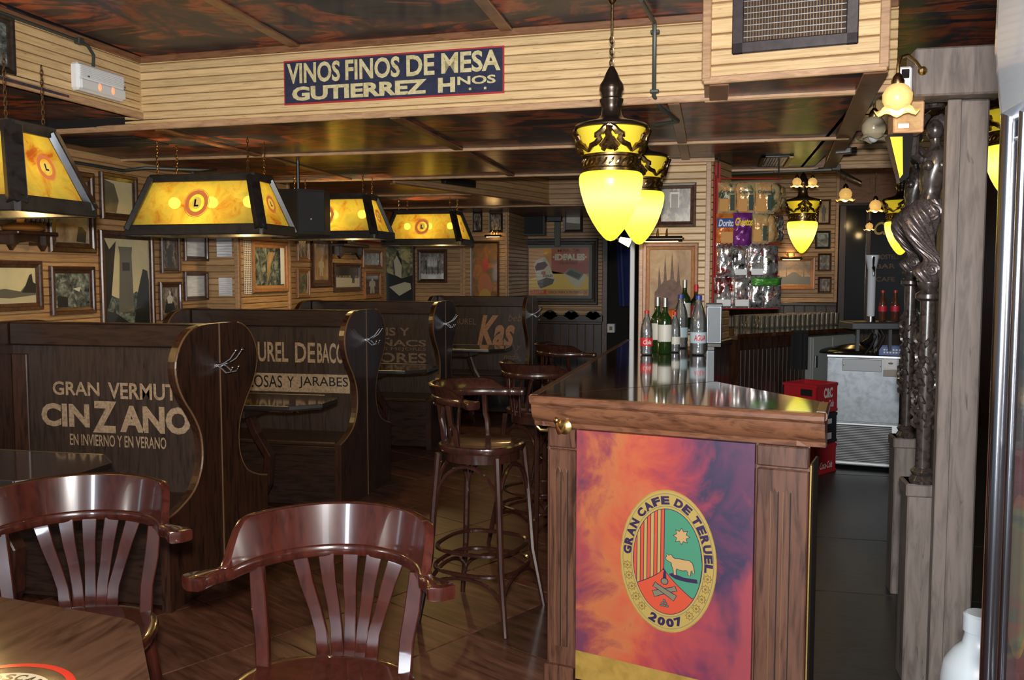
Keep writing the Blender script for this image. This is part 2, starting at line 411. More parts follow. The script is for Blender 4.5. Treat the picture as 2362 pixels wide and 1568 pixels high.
for x0, x1 in ((-4.4, -3.0), (-2.95, -2.05), (-2.05, -.95), (-.95, .3), (.3, 1.5), (1.5, 2.9)):
    for y0, y1 in ((-3, 1.2), (1.2, 2.9), (2.9, 4.35)): panel_cell(cl, x0, y0, x1, y1, ZH)
for x in (-2.05, -.95, .3, 1.5): batten(cl, (x, 0), (x, by(x) if x < .8 else 7), ZH, .06)
for y in (1.2, 2.9): batten(cl, (-2.95, y), (2.9, y), ZH, .05)
for x0, x1 in ((.75, 1.8), (1.8, 2.9)):
    for y0, y1 in ((4.35, 6.95),): panel_cell(cl, x0, y0, x1, y1, ZH)
batten(cl, (.75, 5.6), (2.9, 5.6), ZH, .05)
for x0, x1 in ((-.2, 1.2), (1.2, 2.9), (-2.8, -1.2), (-1.2, -.2)):
    for y0, y1 in ((7.0, 9.6), (9.6, 12.3)): panel_cell(cl, x0, y0, x1, y1, ZH)
for y in (7.8, 8.8, 9.9): batten(cl, (-.2, y), (2.9, y), ZH, .05)

lc = MB().box((-4.3, 4.33, ZL+.014), (-.0, 7.0, ZL+.06)).build('ceiling', DARK); tag(lc, kind='structure')
X = [-4.05, -2.88, -1.53, -.175, .72]; Y = [None, 5.45, 6.95]
for i in range(4):
    for j in range(2):
        panel_cell(lc, X[i], Y[j] or 0, X[i+1], Y[j+1], ZL, (lambda x: by(x)+.04) if j == 0 else None)
for x in X[1:4]: batten(lc, (x, by(x)+.02), (x, 6.95), ZL, .055)
for y in Y[1:]: batten(lc, (-4.0, y), (.75, y), ZL, .035, .018, TRIML)
# booth ceiling further in
dg0 = atz(905, 421, ZL); dg1 = atz(1265, 470, ZL)
MB().prism([(-4.3, 6.97), (dg0.x, 6.97), (dg0.x, dg0.y), (dg1.x, dg1.y), (-.3, dg1.y), (-.3, 12.7), (-4.3, 12.7)], ZL, ZL+.03).build('ceiling_panel', CEIL, lc)
batten(lc, (-4.0, 8.4), (dg0.x+.4, 8.4), ZL, .035, .018, TRIML)
batten(lc, (-4.0, 10), (-.4, 10), ZL, .035, .018, TRIML)
batten(lc, (dg0.x, dg0.y), (dg1.x, dg1.y), ZL, .06)
# right edge batten under the ventilation box
b0 = atz(2040, 160, ZL); b1 = atz(1912, 388, ZL); batten(lc, (b0.x-.03, b0.y), (b1.x, b1.y), ZL, .09)
# left ceiling beside the soffit
S0 = atz(0, 187, ZS); S1 = atz(337, 274, ZS)
sl = MB().box((-4.2, -1, ZS+.014), (-3.0, 4.3, ZS+.05)).build('ceiling', DARK); tag(sl, kind='structure')
for y0, y1 in ((-1, 1.4), (1.4, 2.9), (2.9, 4.3)): panel_cell(sl, -4.05, y0, -2.97, y1, ZS)
batten(sl, (-4.0, 2.9), (-3.0, 2.9), ZS)

# ---- main beam across the room, soffit, ventilation box
Bx = atz(1632, 228, ZL)
bm, PB = bulk('trim_1', (-4.0, by(-4.0)), (.75, by(.75)), ZL, ZH, .042, PINE)
sf, PS = bulk('trim_2', (S0.x+(S0.x-S1.x)*5, S0.y+(S0.y-S1.y)*5), (S1.x, S1.y+.04), ZS, ZH, .042, PINE)
g0 = atd(1624, 190, .78*2080/455); bx0 = atz(1624, 190, ZL); bx1 = atz(2047, 157, ZL)
bl = math.hypot(bx1.x-bx0.x, bx1.y-bx0.y)
vb, PV = bulk('trim_3', (bx0.x, bx0.y), (bx1.x, bx1.y), ZL, ZH, .062, PINE, .03, 'b', 'lr', .03)
PLs = Pl((bx0.x, by(bx0.x)), (bx0.x, bx0.y)); MB().box((bx0.x-.0, bx0.y, ZL), (bx0.x+.02, by(bx0.x), ZH)).build('side_panel', TRIML, vb)
MB().box((bx1.x-.02, bx1.y, ZL), (bx1.x, 6.9, ZH)).build('side_panel', TRIM, vb)
MB().prism([(bx0.x+.02, bx0.y+.03), (bx1.x-.02, bx1.y+.03), (bx1.x-.02, by(bx1.x)+.1), (bx0.x+.02, by(bx0.x)-.01)], ZL+.002, ZL+.014).build('underside_panel', CEIL, vb)
MB().box((bx0.x+.02, bx0.y+.02, ZL-.012), (bx0.x+.10, by(bx0.x)+.0, ZL+.002), None, .003).build('batten', TRIM, vb)
batten(vb, (bx0.x, by(bx0.x)-.0), (bx1.x-.05, by(bx1.x)+.0), ZL, .03, .016, TRIML)

# diagonal bulkhead over the booths and the cross bulkhead
bulk('trim_4', (dg0.x, dg0.y), (dg1.x, dg1.y), ZL, ZH, .05, PINE_D)
bulk('trim_5', (dg1.x, dg1.y), (-.3, dg1.y), ZL, ZH, .05, PINE_D)
p = aty(1928, 360, 6.98); bulk('trim_6', (p.x, 6.98), (2.6, 6.98), ZL+.0, 2.58, .045, PINE_D)
# edge boards of the low ceiling at its far side
MB().box((-2.6, 6.955, ZL), (.80, 6.975, ZH)).build('edge_board', TRIM, lc)

# ---- left wall with its jogs
def wallseg(name, p0, p1, z0=.0, z1=ZL, mat=None, ends='', wz=.92, pitch=.05):
    pl = Pl(p0, p1); M = Matrix.Translation(pl.o) @ Matrix.Rotation(pl.rot, 4, 'Z')
    b = MB().box((0, .001, z0), (pl.len, .1, z1), M).build(name, PINE_G); tag(b, kind='structure')
    boards(b, pl, 0, pl.len, wz, z1, pitch, mat or PINE_D)
    if wz > .3: wains(b, pl, 0, pl.len, wz)
    if 'l' in ends: MB().box((0, -.026, wz), (.035, 0, z1), M, .004).build('corner_strip', TRIML, b)
    if 'r' in ends: MB().box((pl.len-.035, -.026, wz), (pl.len, 0, z1), M, .004).build('corner_strip', TRIML, b)
    return b, pl
WL, PW = wallseg('wall_left', (XW, .3), (XW, 6.47), z1=ZS)
pil = aty(553, 600, 6.47); pe = atx(665, 600, pil.x)
WP, PPF = wallseg('trim_7', (XW, 6.47), (pil.x, 6.47), ends='r', mat=PINE_D)
WP2, PPS = wallseg('trim_8', (pil.x, 6.48), (pil.x, pe.y), ends='r', mat=PINE_D)
WL2, PW2 = wallseg('wall_left_2', (XW, pe.y), (XW, 10.43), mat=PINE_D)
e0 = aty(885, 620, 11.2); e1 = aty(1068, 620, 11.2)
WE, PE = wallseg('wall_back', (-4.3, 11.2), (e1.x, 11.2), mat=PINE_D, ends='r')
MB().box((-4.35, 10.43, 0), (-3.9, 10.53, ZL)).build('return_board', PINE_D, WE)
q0 = aty(1068, 620, 11.0); q1 = aty(1172, 620, 11.0)
WQ, PQ = wallseg('trim_9', (q0.x, 11.0), (q1.x, 11.0), mat=PINE_D, ends='lr')
wallseg('trim_10', (q1.x, 11.0), (q1.x, 12.2), mat=PINE_D)[0]
f1 = aty(1390, 620, 12.2)
WF, PF = wallseg('wall_back_2', (q1.x-.2, 12.2), (f1.x, 12.2), mat=PINE_D)
# dark doorway beyond the counter
dr = MB().box((f1.x, 12.28, 0), (.0, 12.36, ZL)).build('door_1', DARK); tag(dr, kind='structure')
MB().box((f1.x, 12.15, 0), (f1.x+.07, 12.28, 2.05), None, .005).build('door_frame', FRAMEW, dr)
MB().box((f1.x, 12.15, 2.05), (-.1, 12.28, 2.14), None, .005).build('door_frame', FRAMEW, dr)
MB().box((f1.x, 12.1, 2.14), (.1, 12.28, ZL)).build('lintel_panel', PINE_D, dr)
de = aty(1458, 650, 7.0)
MB().box((de.x-.018, 7.0, .0), (de.x+.018, 7.04, 1.86), None, .004).build('white_edge', WHITEP, dr)
# pine column by the counter
k0 = atd(1475, 500, 6.15); k1 = atd(1640, 500, 6.15)
WK, PK = wallseg('wall_column', (k0.x, k0.y), (k1.x, k0.y), wz=1.1, mat=PINE, ends='lr', pitch=.046)
kk = aty(1682, 500, k0.y+.42)
WK2, PK2 = wallseg('wall_column_2', (k1.x, k0.y+.002), (kk.x, kk.y), wz=1.1, mat=PINE_D, ends='')
MB().prism([(k0.x+.002, k0.y+.1), (k1.x-.03, k0.y+.1), (kk.x-.1, kk.y), (k0.x+.002, kk.y)], 0, ZL-.001).build('column_core', PINE_D, WK)
MB().box((k0.x-.02, k0.y-.03, ZL-.03), (k1.x+.02, k0.y, ZL), None, .004).build('trim_strip', TRIML, WK)
# room behind the bar
r0 = aty(1690, 600, 10.4); r1 = aty(1932, 600, 10.4)
WR, PR = wallseg('wall_back_3', (-.1, 10.4), (r1.x, 10.4), z1=ZH, mat=PINE_D, ends='r', wz=1.25)
wr = MB().box((2.75, -1, 0), (2.85, 11, ZH)).build('wall_right', BENCH); tag(wr, kind='structure')
WR2 = MB().box((r1.x, 10.5, 0), (2.8, 10.6, ZH)).build('wall_back_4', BENCH); tag(WR2, kind='structure')
MB().box((r1.x+.0, 10.42, ZL), (2.75, 10.5, ZH)).build('header_board', TRIM, WR2)

# grey stained timber post and its lintel on the right, carved posts between them
gp = thing('timber_post', 'broad grey-stained timber post right of the two carved columns', 'post', (0, 0, 0))
G0 = atd(2180, 700, 3.15); G1 = atd(2262, 700, 3.15)
gp.location = (G0.x, G0.y, 0)
Mg = Matrix.Rotation(math.atan2(.25, 1), 4, 'Z')
gw = G1.x-G0.x
MB().box((0, 0, 0), (gw, .10, 2.15), None, .006).build('post_shaft', GREYW, gp)
MB().box((-.015, -.012, 0), (.03, .0, 2.15), None, .003).build('edge_strip', GREYW, gp)
lt = atd(2108, 225, 3.05); l2 = atd(2312, 200, 3.05)
ln = MB().box((0, 0, 0), (l2.x-lt.x, .14, .16), None, .006).build("timber_lintel", GREYW, loc=(lt.x, lt.y, 2.153)); tag(ln, 'grey-stained timber lintel resting across the top of the broad post', 'beam')
# ================================================================ BOOTH BENCHES
PROF = [(0, 1.31), (.12, 1.31), (.23, 1.295), (.32, 1.24), (.375, 1.15), (.37, 1.06), (.32, .97), (.24, .88), (.185, .79), (.17, .70), (.185, .61), (.25, .52), (.37, .465), (.47, .44), (.47, .0), (0, 0)]
def smooth_poly(pts, k=3):
    """Catmull-Rom through the curved stretch of the wing outline"""
    out = []
    n = len(pts)
    for i in range(n-1):
        p0, p1, p2, p3 = pts[max(i-1, 0)], pts[i], pts[i+1], pts[min(i+2, n-1)]
        for j in range(k):
            t = j/k; out.append(tuple(.5*((2*p1[a])+(-p0[a]+p2[a])*t+(2*p0[a]-5*p1[a]+4*p2[a]-p3[a])*t*t+(-p0[a]+3*p1[a]-3*p2[a]+p3[a])*t**3) for a in (0, 1)))
    out.append(pts[-1]); return out
CURV = smooth_poly(PROF[1:14]); OUT = [(0, 1.31)]+CURV+[(.47, 0), (0, 0)]
def hook_mesh():
    m = MB(); m.box((-.012, -.05, -.012), (0, .05, .012), None, .003)
    for y in (-.03, .03):
        m.tube([(0, y, 0), (.02, y, -.012), (.045, y, -.035), (.07, y, -.03), (.08, y, -.01)], .0045, 6)
        m.tube([(0, y, .004), (.03, y-.0, .01), (.07, y, .035), (.10, y, .075)], .0045, 6); m.sphere((.10, y, .077), .008, 8); m.sphere((.08, y, -.008), .008, 8)
    return m.mesh('coat_hook', CHROME, True)
HOOK = hook_mesh()
def bench(xl, xr, y, label, texts, panel_pl_off=.035):
    L = xr-xl; t = thing('booth_bench', label, 'bench', (xr, y, 0), 0, None)
    th = .045
    for side in (-1, 1):
        pts = [(side*max(s, .004), z) for s, z in OUT]
        for x0 in (-th, -L):
            MB().prism(pts, x0, x0+th, 'x').build('end_panel', BENCH, t)
        # worn light edge along the wing outline
        MB().tube([(-th*.0-.004, side*s, z) for s, z in CURV[2:]], .006, 5).build('worn_edge', WEARE, t)
        if side < 0: MB().tube([(-L+th, side*s, z) for s, z in CURV[2:]], .006, 5).build('worn_edge', WEARE, t)
    MB().box((-.003, -.004, 0), (.004, .004, 1.31), None, .001).build('seam_strip', WEARE, t)
    bp = MB().box((-L+th, -.03, .1), (-th, .03, 1.19)).build('back_panel', BENCHP, t)
    for side in (-1, 1):
        MB().box((-L+th, side*.055, 1.185), (-th, side*.0, 1.305), None, .008).build('top_rail', BENCHH, t)
        MB().box((-L+th, side*.045, 1.14), (-L+th+.09, side*.03, .5), None, .004).build('stile', BENCH, t)
        MB().box((-L+th, side*.03, .42), (-th, side*.45, .45), None, .008).build('seat', BENCHH, t)
        MB().box((-L+th, side*.42, .02), (-th, side*.445, .42), None, .004).build('seat_front', BENCHH, t)
        MB().box((-L+th, side*.445, .36), (-th, side*.455, .42), None, .003).build('seat_edge', BENCHH, t)
    rmesh('coat_hook', HOOK, t, (.006, .0, 1.10))
    pl = Pl((xl, y-.0315), (xr, y-.0315))
    for i, (s, r, mat, bold, shear) in enumerate(texts):
        a0, z0, a1, z1 = pl.rect(*r)
        m = MB()
        if s == 'BAND': m.poly([(a0-L, z0), (a1-L, z0), (a1-L, z1), (a0-L, z1)], -.0325)
        else: text_into(m, s, (a0-L, z0, a1-L, z1), -.0335, bold, shear)
        facing(m.build('painted_lettering' if s != 'BAND' else 'painted_band', mat, bp))
    return t
def xat(px, y): return aty(px, 745, y).x
YB = [4.08, 5.93, 8.05, 10.2]
bench(-3.62, xat(505, YB[0]), YB[0], 'near dark wooden booth bench with GRAN VERMUT painted across its back', [
    ('GRAN', (122, 880, 230, 912), CREAMT, .022, 0), ('VERMUT', (250, 884, 408, 922), CREAMT, .022, 0),
    ('CIN', (96, 930, 207, 984), CREAMT, .045, 0), ('Z', (214, 925, 270, 998), CREAMT, .045, 0), ('ANO', (277, 937, 441, 1000), CREAMT, .045, 0),
    ('EN INVIERNO Y EN VERANO', (162, 1004, 384, 1031), CREAMT, .015, 0)])
bench(xat(438, YB[1]), xat(845, YB[1]), YB[1], 'dark booth bench whose back shows a cream painted strip of words', [
    ('LAUREL', (560, 788, 665, 834), CREAMT, .02, 0), ('DE', (681, 790, 727, 836), CREAMT, .02, 0), ('BACO', (732, 791, 794, 838), CREAMT, .02, 0), ('BAND', (505, 861, 807, 903), CREAMT, 0, 0),
    ('GASEOSAS', (522, 864, 651, 892), BLACK, .005, 0), ('Y', (663, 868, 678, 893), BLACK, .005, 0), ('JARABES', (690, 869, 803, 897), BLACK, .005, 0), ('Y VINOS DE ARAGON', (545, 912, 760, 930), FADET, .01, 0), ('MOSTELERIA', (535, 936, 690, 950), FADET, .01, 0)])
bench(xat(715, YB[2]), xat(1028, YB[2]), YB[2], 'dark booth bench with four lines of faded brown painted capitals', [
    ('ANIS Y', (838, 755, 945, 774), FADET, .02, 0), ('COÑACS', (815, 779, 983, 798), FADET, .02, 0), ('LAS MEJORES', (862, 801, 983, 810), FADET, .0, 0),
    ('LICORES', (812, 813, 984, 836), FADET, .02, 0), ('DULCES', (850, 842, 985, 862), FADET, .02, 0)])
bench(xat(1005, YB[3]), xat(1228, YB[3]), YB[3], 'furthest booth bench, back painted with large slanted orange-brown lettering', [
    ('Kas', (1100, 727, 1188, 802), ORANGT, .035, .35), ('bebe', (1172, 724, 1215, 741), FADET, .0, .3), ('LAUREL', (1040, 734, 1098, 748), FADET, 0, .0),
    ('y', (1190, 796, 1202, 810), FADET, 0, .3), ('nada', (1162, 816, 1195, 829), FADET, 0, .3)])

# ================================================================ BOOTH TABLES
def booth_table(x0, x1, y, wd, label):
    t = thing('booth_table', label, 'table', ((x0+x1)/2, y, 0), 0, None); L = (x1-x0)/2; W = wd/2; c = .14
    P = [(-L, -W), (L-c, -W), (L, -W+c), (L, W-c), (L-c, W), (-L, W)]
    MB().prism(P, .765, .795).build('table_top', TABLET, t)
    e = MB()
    for i in range(5):
        a, b = Vector((*P[i], 0)), Vector((*P[(i+1) % 6], 0)); d = b-a; an = math.atan2(d.y, d.x)
        e.box((0, -.005, .772), (d.length, .001, .797), Matrix.Translation(a) @ Matrix.Rotation(an, 4, 'Z'), .002)
    e.build('metal_edge', base('dull_metal_edge', (.22, .22, .22), .35, 1), t)
    b = MB()
    b.ribbon([(L*.42, 0, .76), (L*.36, 0, .70), (L*.42, 0, .58), (L*.52, 0, .45), (L*.50, 0, .28), (L*.40, 0, .12), (L*.42, 0, .0)], .07, .045, up=(1, 0, 0))
    b.build('curved_leg', STOOLW, t)
    MB().box((-L, -.2, .70), (L*.45, .2, .765), None, .01).build('apron', BENCHH, t)
    return t
booth_table(XW+.03, -2.35, 3.05, .50, 'dark lacquered booth table nearest the camera, in front of the near bench')
booth_table(XW+.03, -2.22, 5.0, .50, 'booth table with metal edge between the near bench and the next one')
booth_table(XW+.03, -2.2, 7.0, .55, 'metal-edged booth table in front of the bench with faded capitals')
booth_table(XW+.5, -2.05, 9.15, .6, 'furthest metal-edged booth table, in front of the last bench')

# ================================================================ CAPTAIN CHAIRS
def bow(w, dback, dtip, z, n=15):
    """U-shaped path, opening towards -y; back centre at +y"""
    pts = []
    for i in range(n):
        t = -1+2*i/(n-1); s = abs(t)
        if s < .62:
            a = t/.62*math.radians(78); x = w*math.sin(a)/math.sin(math.radians(78))*.95; y = dback-(1-math.cos(a))*.235/(1-math.cos(math.radians(78)))
        else:
            k = (s-.62)/.38; x = math.copysign(w*(.95+.32*k-.09*k*k), t); y = dback-.235-k*(dback-.235-dtip)
        pts.append((x, y, z))
    return pts
def chair_back(t, zs, zr, mat, w=.262, dback=.27, dtip=-.05, crest=.108, sl=True, pw=1):
    path = bow(w, dback, dtip, zr, 61)
    # the arms droop a little and widen into rounded paddles at their ends
    n = len(path); W = []; P = []
    for i, p in enumerate(path):
        s = abs(-1+2*i/(n-1)); k = max(0, (s-.62)/.38)
        kt = min(1, max(0, (1-k)/.13)); W.append((.034+.034*min(1, max(0, (k-.25)/.5)))*(math.sqrt(max(.04, 1-(1-kt)**2)) if k > .8 else 1)); P.append((p[0], p[1], p[2]-.0*k))
    MB().ribbon(P, W, .032).build('arm_rail', mat, t, smooth=True, auto=50)
    # crest: tall curved band with swept-down ends
    cp = [q for q in bow(w, dback, dtip, 0, 61) if True]; m = MB(); vs = []; K = 41; s0 = 10
    sel = cp[s0:s0+K]
    for i, p in enumerate(sel):
        t_ = abs(-1+2*i/(K-1)); hgt = crest*(1-.05*t_*t_) if t_ < .70 else crest*(.975-.975*(0.5-0.5*math.cos(PI*min(1, (t_-.70)/.30))))
        hgt = max(hgt, .004); d = Vector((p[0], p[1]-.02, 0)).normalized(); lean = .020*hgt/crest
        a = Vector((p[0], p[1], zr+.012)); o = d*.011
        top = a+Vector((0, 0, hgt))+d*lean
        vs += [tuple(a-o), tuple(a+o), tuple(top+o), tuple(top+Vector((0, 0, .005))), tuple(top-o)]
    fs = []
    for i in range(K-1):
        for k in range(5): fs.append((i*5+k, i*5+(k+1) % 5, (i+1)*5+(k+1) % 5, (i+1)*5+k))
    fs += [(4, 3, 2, 1, 0), tuple((K-1)*5+k for k in range(5))]
    m.add(vs, fs); m.build('crest_rail', mat, t, smooth=True, auto=50)
    if sl:
        kz = .80
        # fanned splat: slats joined low down and spreading to the rail
        for k in range(-2, 3):
            xt = k*.066; yt = dback-.012-(xt/w)**2*.10; xb = k*.036; yb = yt-.020
            pa = [Vector((xb*.9, yb, zs-.02)), Vector((xb, yb+.006, zs+.05)), Vector((xb*1.25, yb+.012, zs+.11)), Vector((xt*.84, yt-.012, zs+.18)), Vector((xt, yt, zr-.012))]
            MB().ribbon([tuple(p) for p in pa], [.035*pw, .032*pw, .032*pw, .036*pw, .042*pw], .012, up=(0, -1, .15)).build('slat', mat, t, smooth=True)
    for s in (-1, 1):
        a = bow(w, dback, dtip, zr, 61)[30+s*14]
        MB().ribbon([(a[0]*.84, a[1]-.035, zs-.02), (a[0]*.86, a[1]-.025, zs+.08), (a[0]*.92, a[1]-.01, zr-.1), (a[0]*.96, a[1], zr-.01)], [.034*pw, .036*pw, .040*pw, .036*pw], .022, up=(0, -1, 0)).build('back_post', mat, t, smooth=True)
def seat_mb(w, d, z, y0=0, th=.032):
    m = MB(); n = 40; rings = []
    def out(k, s, zz):
        a = 2*PI*k/n; e = .78
        return (w*s*math.copysign(abs(math.cos(a))**e, math.cos(a)), y0+d*s*math.copysign(abs(math.sin(a))**e, math.sin(a)), zz)
    spec = [(.90, z-th), (.97, z-th+.004), (1.0, z-th*.5), (.985, z-.004), (.94, z+.002), (.86, z), (.6, z-.008), (.02, z-.010)]
    vs = [out(k, s, zz) for s, zz in spec for k in range(n)]; fs = []
    for i in range(len(spec)-1):
        for k in range(n): fs.append((i*n+k, i*n+(k+1) % n, (i+1)*n+(k+1) % n, (i+1)*n+k))
    fs += [tuple(range(n))[::-1], tuple(range((len(spec)-1)*n, len(spec)*n))]
    return m.add(vs, fs)
def captain_chair(loc, rz, label, sc):
    t = thing('captain_chair', label, 'chair', loc, rz, None); t.scale = (sc,)*3
    seat_mb(.235, .225, .445, -.045).build('seat', CHAIR, t, smooth=True)
    for sx in (-1, 1):
        MB().tube([(sx*.17, -.2, .42), (sx*.195, -.22, .2), (sx*.21, -.235, 0)], [.021, .018, .013], 10).build('leg', CHAIR, t, smooth=True)
        MB().tube([(sx*.16, .17, .42), (sx*.185, .215, .2), (sx*.20, .25, 0)], [.021, .018, .013], 10).build('leg', CHAIR, t, smooth=True)
    MB().tube([(math.cos(a)*.165, math.sin(a)*.165, .24) for a in [2*PI*i/24 for i in range(24)]], .009, 6, closed=True).build('stretcher_ring', CHAIR, t, smooth=True)
    chair_back(t, .44, .70, CHAIR)
    return t
A0 = atz(440, 1334, .80); A1 = atz(1040, 1385, .80)
captain_chair((-.977, 2.126, 0), math.radians(6), 'glossy mahogany captain chair in the middle foreground, its whole back in view', 1.08)
captain_chair((-1.883, 2.32, 0), math.radians(25), 'glossy mahogany captain chair pushed in at the table with the red ring', 1.08)

# ================================================================ BAR STOOLS
def stool(loc, rz, label):
    t = thing('bar_stool', label, 'stool', loc, rz, None); Z = .80; k = .185
    seat_mb(.188, .188, Z, 0, .034).build('seat', STOOLW, t, smooth=True)
    MB().lathe([(.15, Z-.075), (.172, Z-.075), (.172, Z-.03), (.15, Z-.03)], 32).build('seat_ring', STOOLW, t, smooth=True)
    feet = {}
    for sx in (-1, 1):
        for sy in (-1, 1):
            p = [(sx*.145, sy*.145, Z-.04), (sx*.16, sy*.16, .55), (sx*.175, sy*.175, .28), (sx*.215, sy*.215, 0)]; feet[sx, sy] = p
            MB().tube(p, [.016, .016, .015, .012], 8).build('leg', STOOLW, t, smooth=True)
    for z, r in ((.33, .172), (.24, .18)):
        MB().tube([(r*1.1*math.copysign(abs(math.cos(a))**.7, math.cos(a)), r*1.1*math.copysign(abs(math.sin(a))**.7, math.sin(a)), z) for a in [2*PI*i/32 for i in range(32)]], .010, 6, closed=True).build('foot_ring', STOOLW, t, smooth=True)
    for ax in range(4):
        M = Matrix.Rotation(ax*PI/2, 4, 'Z')
        for zb, h in ((.52, .19), (.12, .10)):
            q = .155 if zb > .3 else .185
            MB().tube([(-q*math.cos(a), -q, zb+h*math.sin(a)) for a in [PI*i/14 for i in range(15)]], .0095, 6, M=M).build('arched_brace', STOOLW, t, smooth=True)
    chair_back(t, Z-.01, 1.00, STOOLW, .225, .22, -.10, .05, True, .55)
    return t
stool((-1.00, 3.92, 0), math.radians(78), 'nearest dark bentwood bar stool, glossy seat facing the counter')
stool((-.93, 5.0, 0), math.radians(140), 'second bar stool along the counter, slatted back turned to the room')
stool((-.98, 6.35, 0), math.radians(120), 'furthest bar stool, only its arms showing above the counter edge')

# ================================================================ NEAR TABLE with printed top
tb = thing('cafe_table', 'dark cafe table in the left corner with a red ring printed on top', 'table', (0, 0, 0))
c1 = atz(319, 1431, .80); c0 = atz(0, 1376, .80); c2 = atz(346, 1568, .80)
tb.location = (-1.62, 1.28, 0)
def tl(p): return Vector((p.x+1.62, p.y-1.28))
q0_, q1_, q2_ = tl(c0), tl(c1), tl(c2)
u1 = (q0_-q1_).normalized(); u2 = (q2_-q1_).normalized()
r_ = .05; arc = [q1_+u2*r_*(1-s)**2+u1*r_*s**2 for s in [i/6 for i in range(7)]]
far = q1_+u1*.85; near = q1_+u2*.80
poly = [tuple(near)]+[tuple(a) for a in arc]+[tuple(far), tuple(far+u2*.80)]
TT = wood('printed_table_lacquer', (.035, .016, .009), (.10, .050, .030), (5, 1, 1), .12, 0, False, coat=1)
MB().prism(poly, .765, .80).build('table_top', TT, tb)
RED = base('red_print', (.60, .02, .015), .15, coat=.8); CRP = base('cream_print', (.55, .50, .36), .15, coat=.8); GRP = base('green_print', (.20, .35, .08), .15, coat=.8)
mc = atz(-35, 1612, .80); mr = (atz(175, 1568, .80)-mc).length; cc = Vector((mc.x+1.62, mc.y-1.28))
def ring(r0, r1, z, n=64):
    m = MB(); vs = [(cc.x+r*math.cos(2*PI*i/n), cc.y+r*math.sin(2*PI*i/n), z) for r in (r0, r1) for i in range(n)]
    return m.add(vs, [(i, n+i, n+(i+1) % n, (i+1) % n) for i in range(n)])
ring(mr*.90, mr, .8006).build('printed_ring', RED, tb)
ring(0.001, mr*.72, .8006).build('printed_disc', CRP, tb)
ring(0.001, mr*.46, .8010).build('printed_leaf', GRP, tb)
m = MB()
for i, ch in enumerate('CAFESELECTOS'*2):
    vs, fs, a0, a1, b0, b1 = textdata(ch, .03); a = -2*PI*i/24; w_ = mr*.13; h_ = mr*.17
    M = Matrix.Translation((cc.x, cc.y, .8010)) @ Matrix.Rotation(a, 4, 'Z') @ Matrix.Translation((0, mr*.5, 0))
    m.add([((v[0]-a0)/(a1-a0)*w_-w_/2, (v[1]-b0)/(b1-b0)*h_, 0) for v in vs], fs, M)
m.build('printed_lettering', BLACKG, tb)
MB().lathe([(.23, 0), (.22, .02), (.04, .04), (.03, .1), (.03, .70), (.12, .765)], 20).build('pedestal', BLACK, tb, smooth=True, loc=(-.0, .02, 0))

# ================================================================ BAR COUNTER
CZ = 1.105
P1 = atz(1224, 912, CZ); P2 = atz(1903, 955, CZ); P3 = atz(1905, 928, CZ); P4 = atz(1652, 880, CZ); P5 = atz(1662, 775, CZ); P6 = atz(1480, 772, CZ)
bar = thing('bar_counter', 'long brown bar counter with varnished top and printed panel on its end', 'counter', (P1.x, P1.y, 0))
o_ = Vector((P1.x, P1.y))
def L2(p): return (p[0]-o_.x, p[1]-o_.y)
yb = 6.9; inr = .03
wedge = [L2(P1), L2(P2), L2(P3), L2(P4)]
MB().prism(wedge, CZ-.025, CZ).build('counter_flap', BARTOP, bar)
main = [L2((P1.x+.004, P1.y+.012)), L2((P4.x-.01, P4.y+.006)), L2((P4.x, 6.24)), L2((P1.x+.09, 6.24))]
MB().prism(main, CZ-.025, CZ).build('counter_top', BARTOP, bar)
back = [L2((.20, 6.80)), L2((.20, 6.98)), L2((1.22, 8.12)), L2((.92, 8.72)), L2((.0, 7.9)), L2((.0, 6.80))]
bc = thing('back_counter', 'dark back counter carrying the massed glasses, behind the snack rack', 'counter', (P1.x, P1.y, 0))
MB().prism(back, CZ-.03, CZ-.001).build('counter_top', BARTOP, bc)
# mouldings: ogee stack under the edge
def mould(a, b, prof, name, mat=BARM, inset=0):
    a = Vector((*a, 0)); b = Vector((*b, 0)); d = b-a; an = math.atan2(d.y, d.x)
    MB().prism(prof, 0, d.length, 'x', Matrix.Translation(a) @ Matrix.Rotation(an, 4, 'Z')).build(name, mat, bar, smooth=True, auto=30)
OG = [(-.008, CZ+.001), (-.014, CZ-.008), (-.014, CZ-.022), (-.008, CZ-.03), (.004, CZ-.034), (.006, CZ-.06), (.018, CZ-.085), (.038, CZ-.10), (.040, CZ-.116), (.08, CZ-.116), (.08, CZ-.026), (.02, CZ-.026), (.02, CZ+.001)]
mould(L2((P1.x, P1.y)), L2((P2.x, P2.y)), OG, 'edge_moulding')
mould(L2((P1.x+.09, 6.25)), L2((P1.x+.001, P1.y+.03)), OG, 'edge_moulding')
mould(L2((P2.x-.001, P2.y+.045)), L2((P3.x, P3.y+.0)), OG, 'edge_moulding')
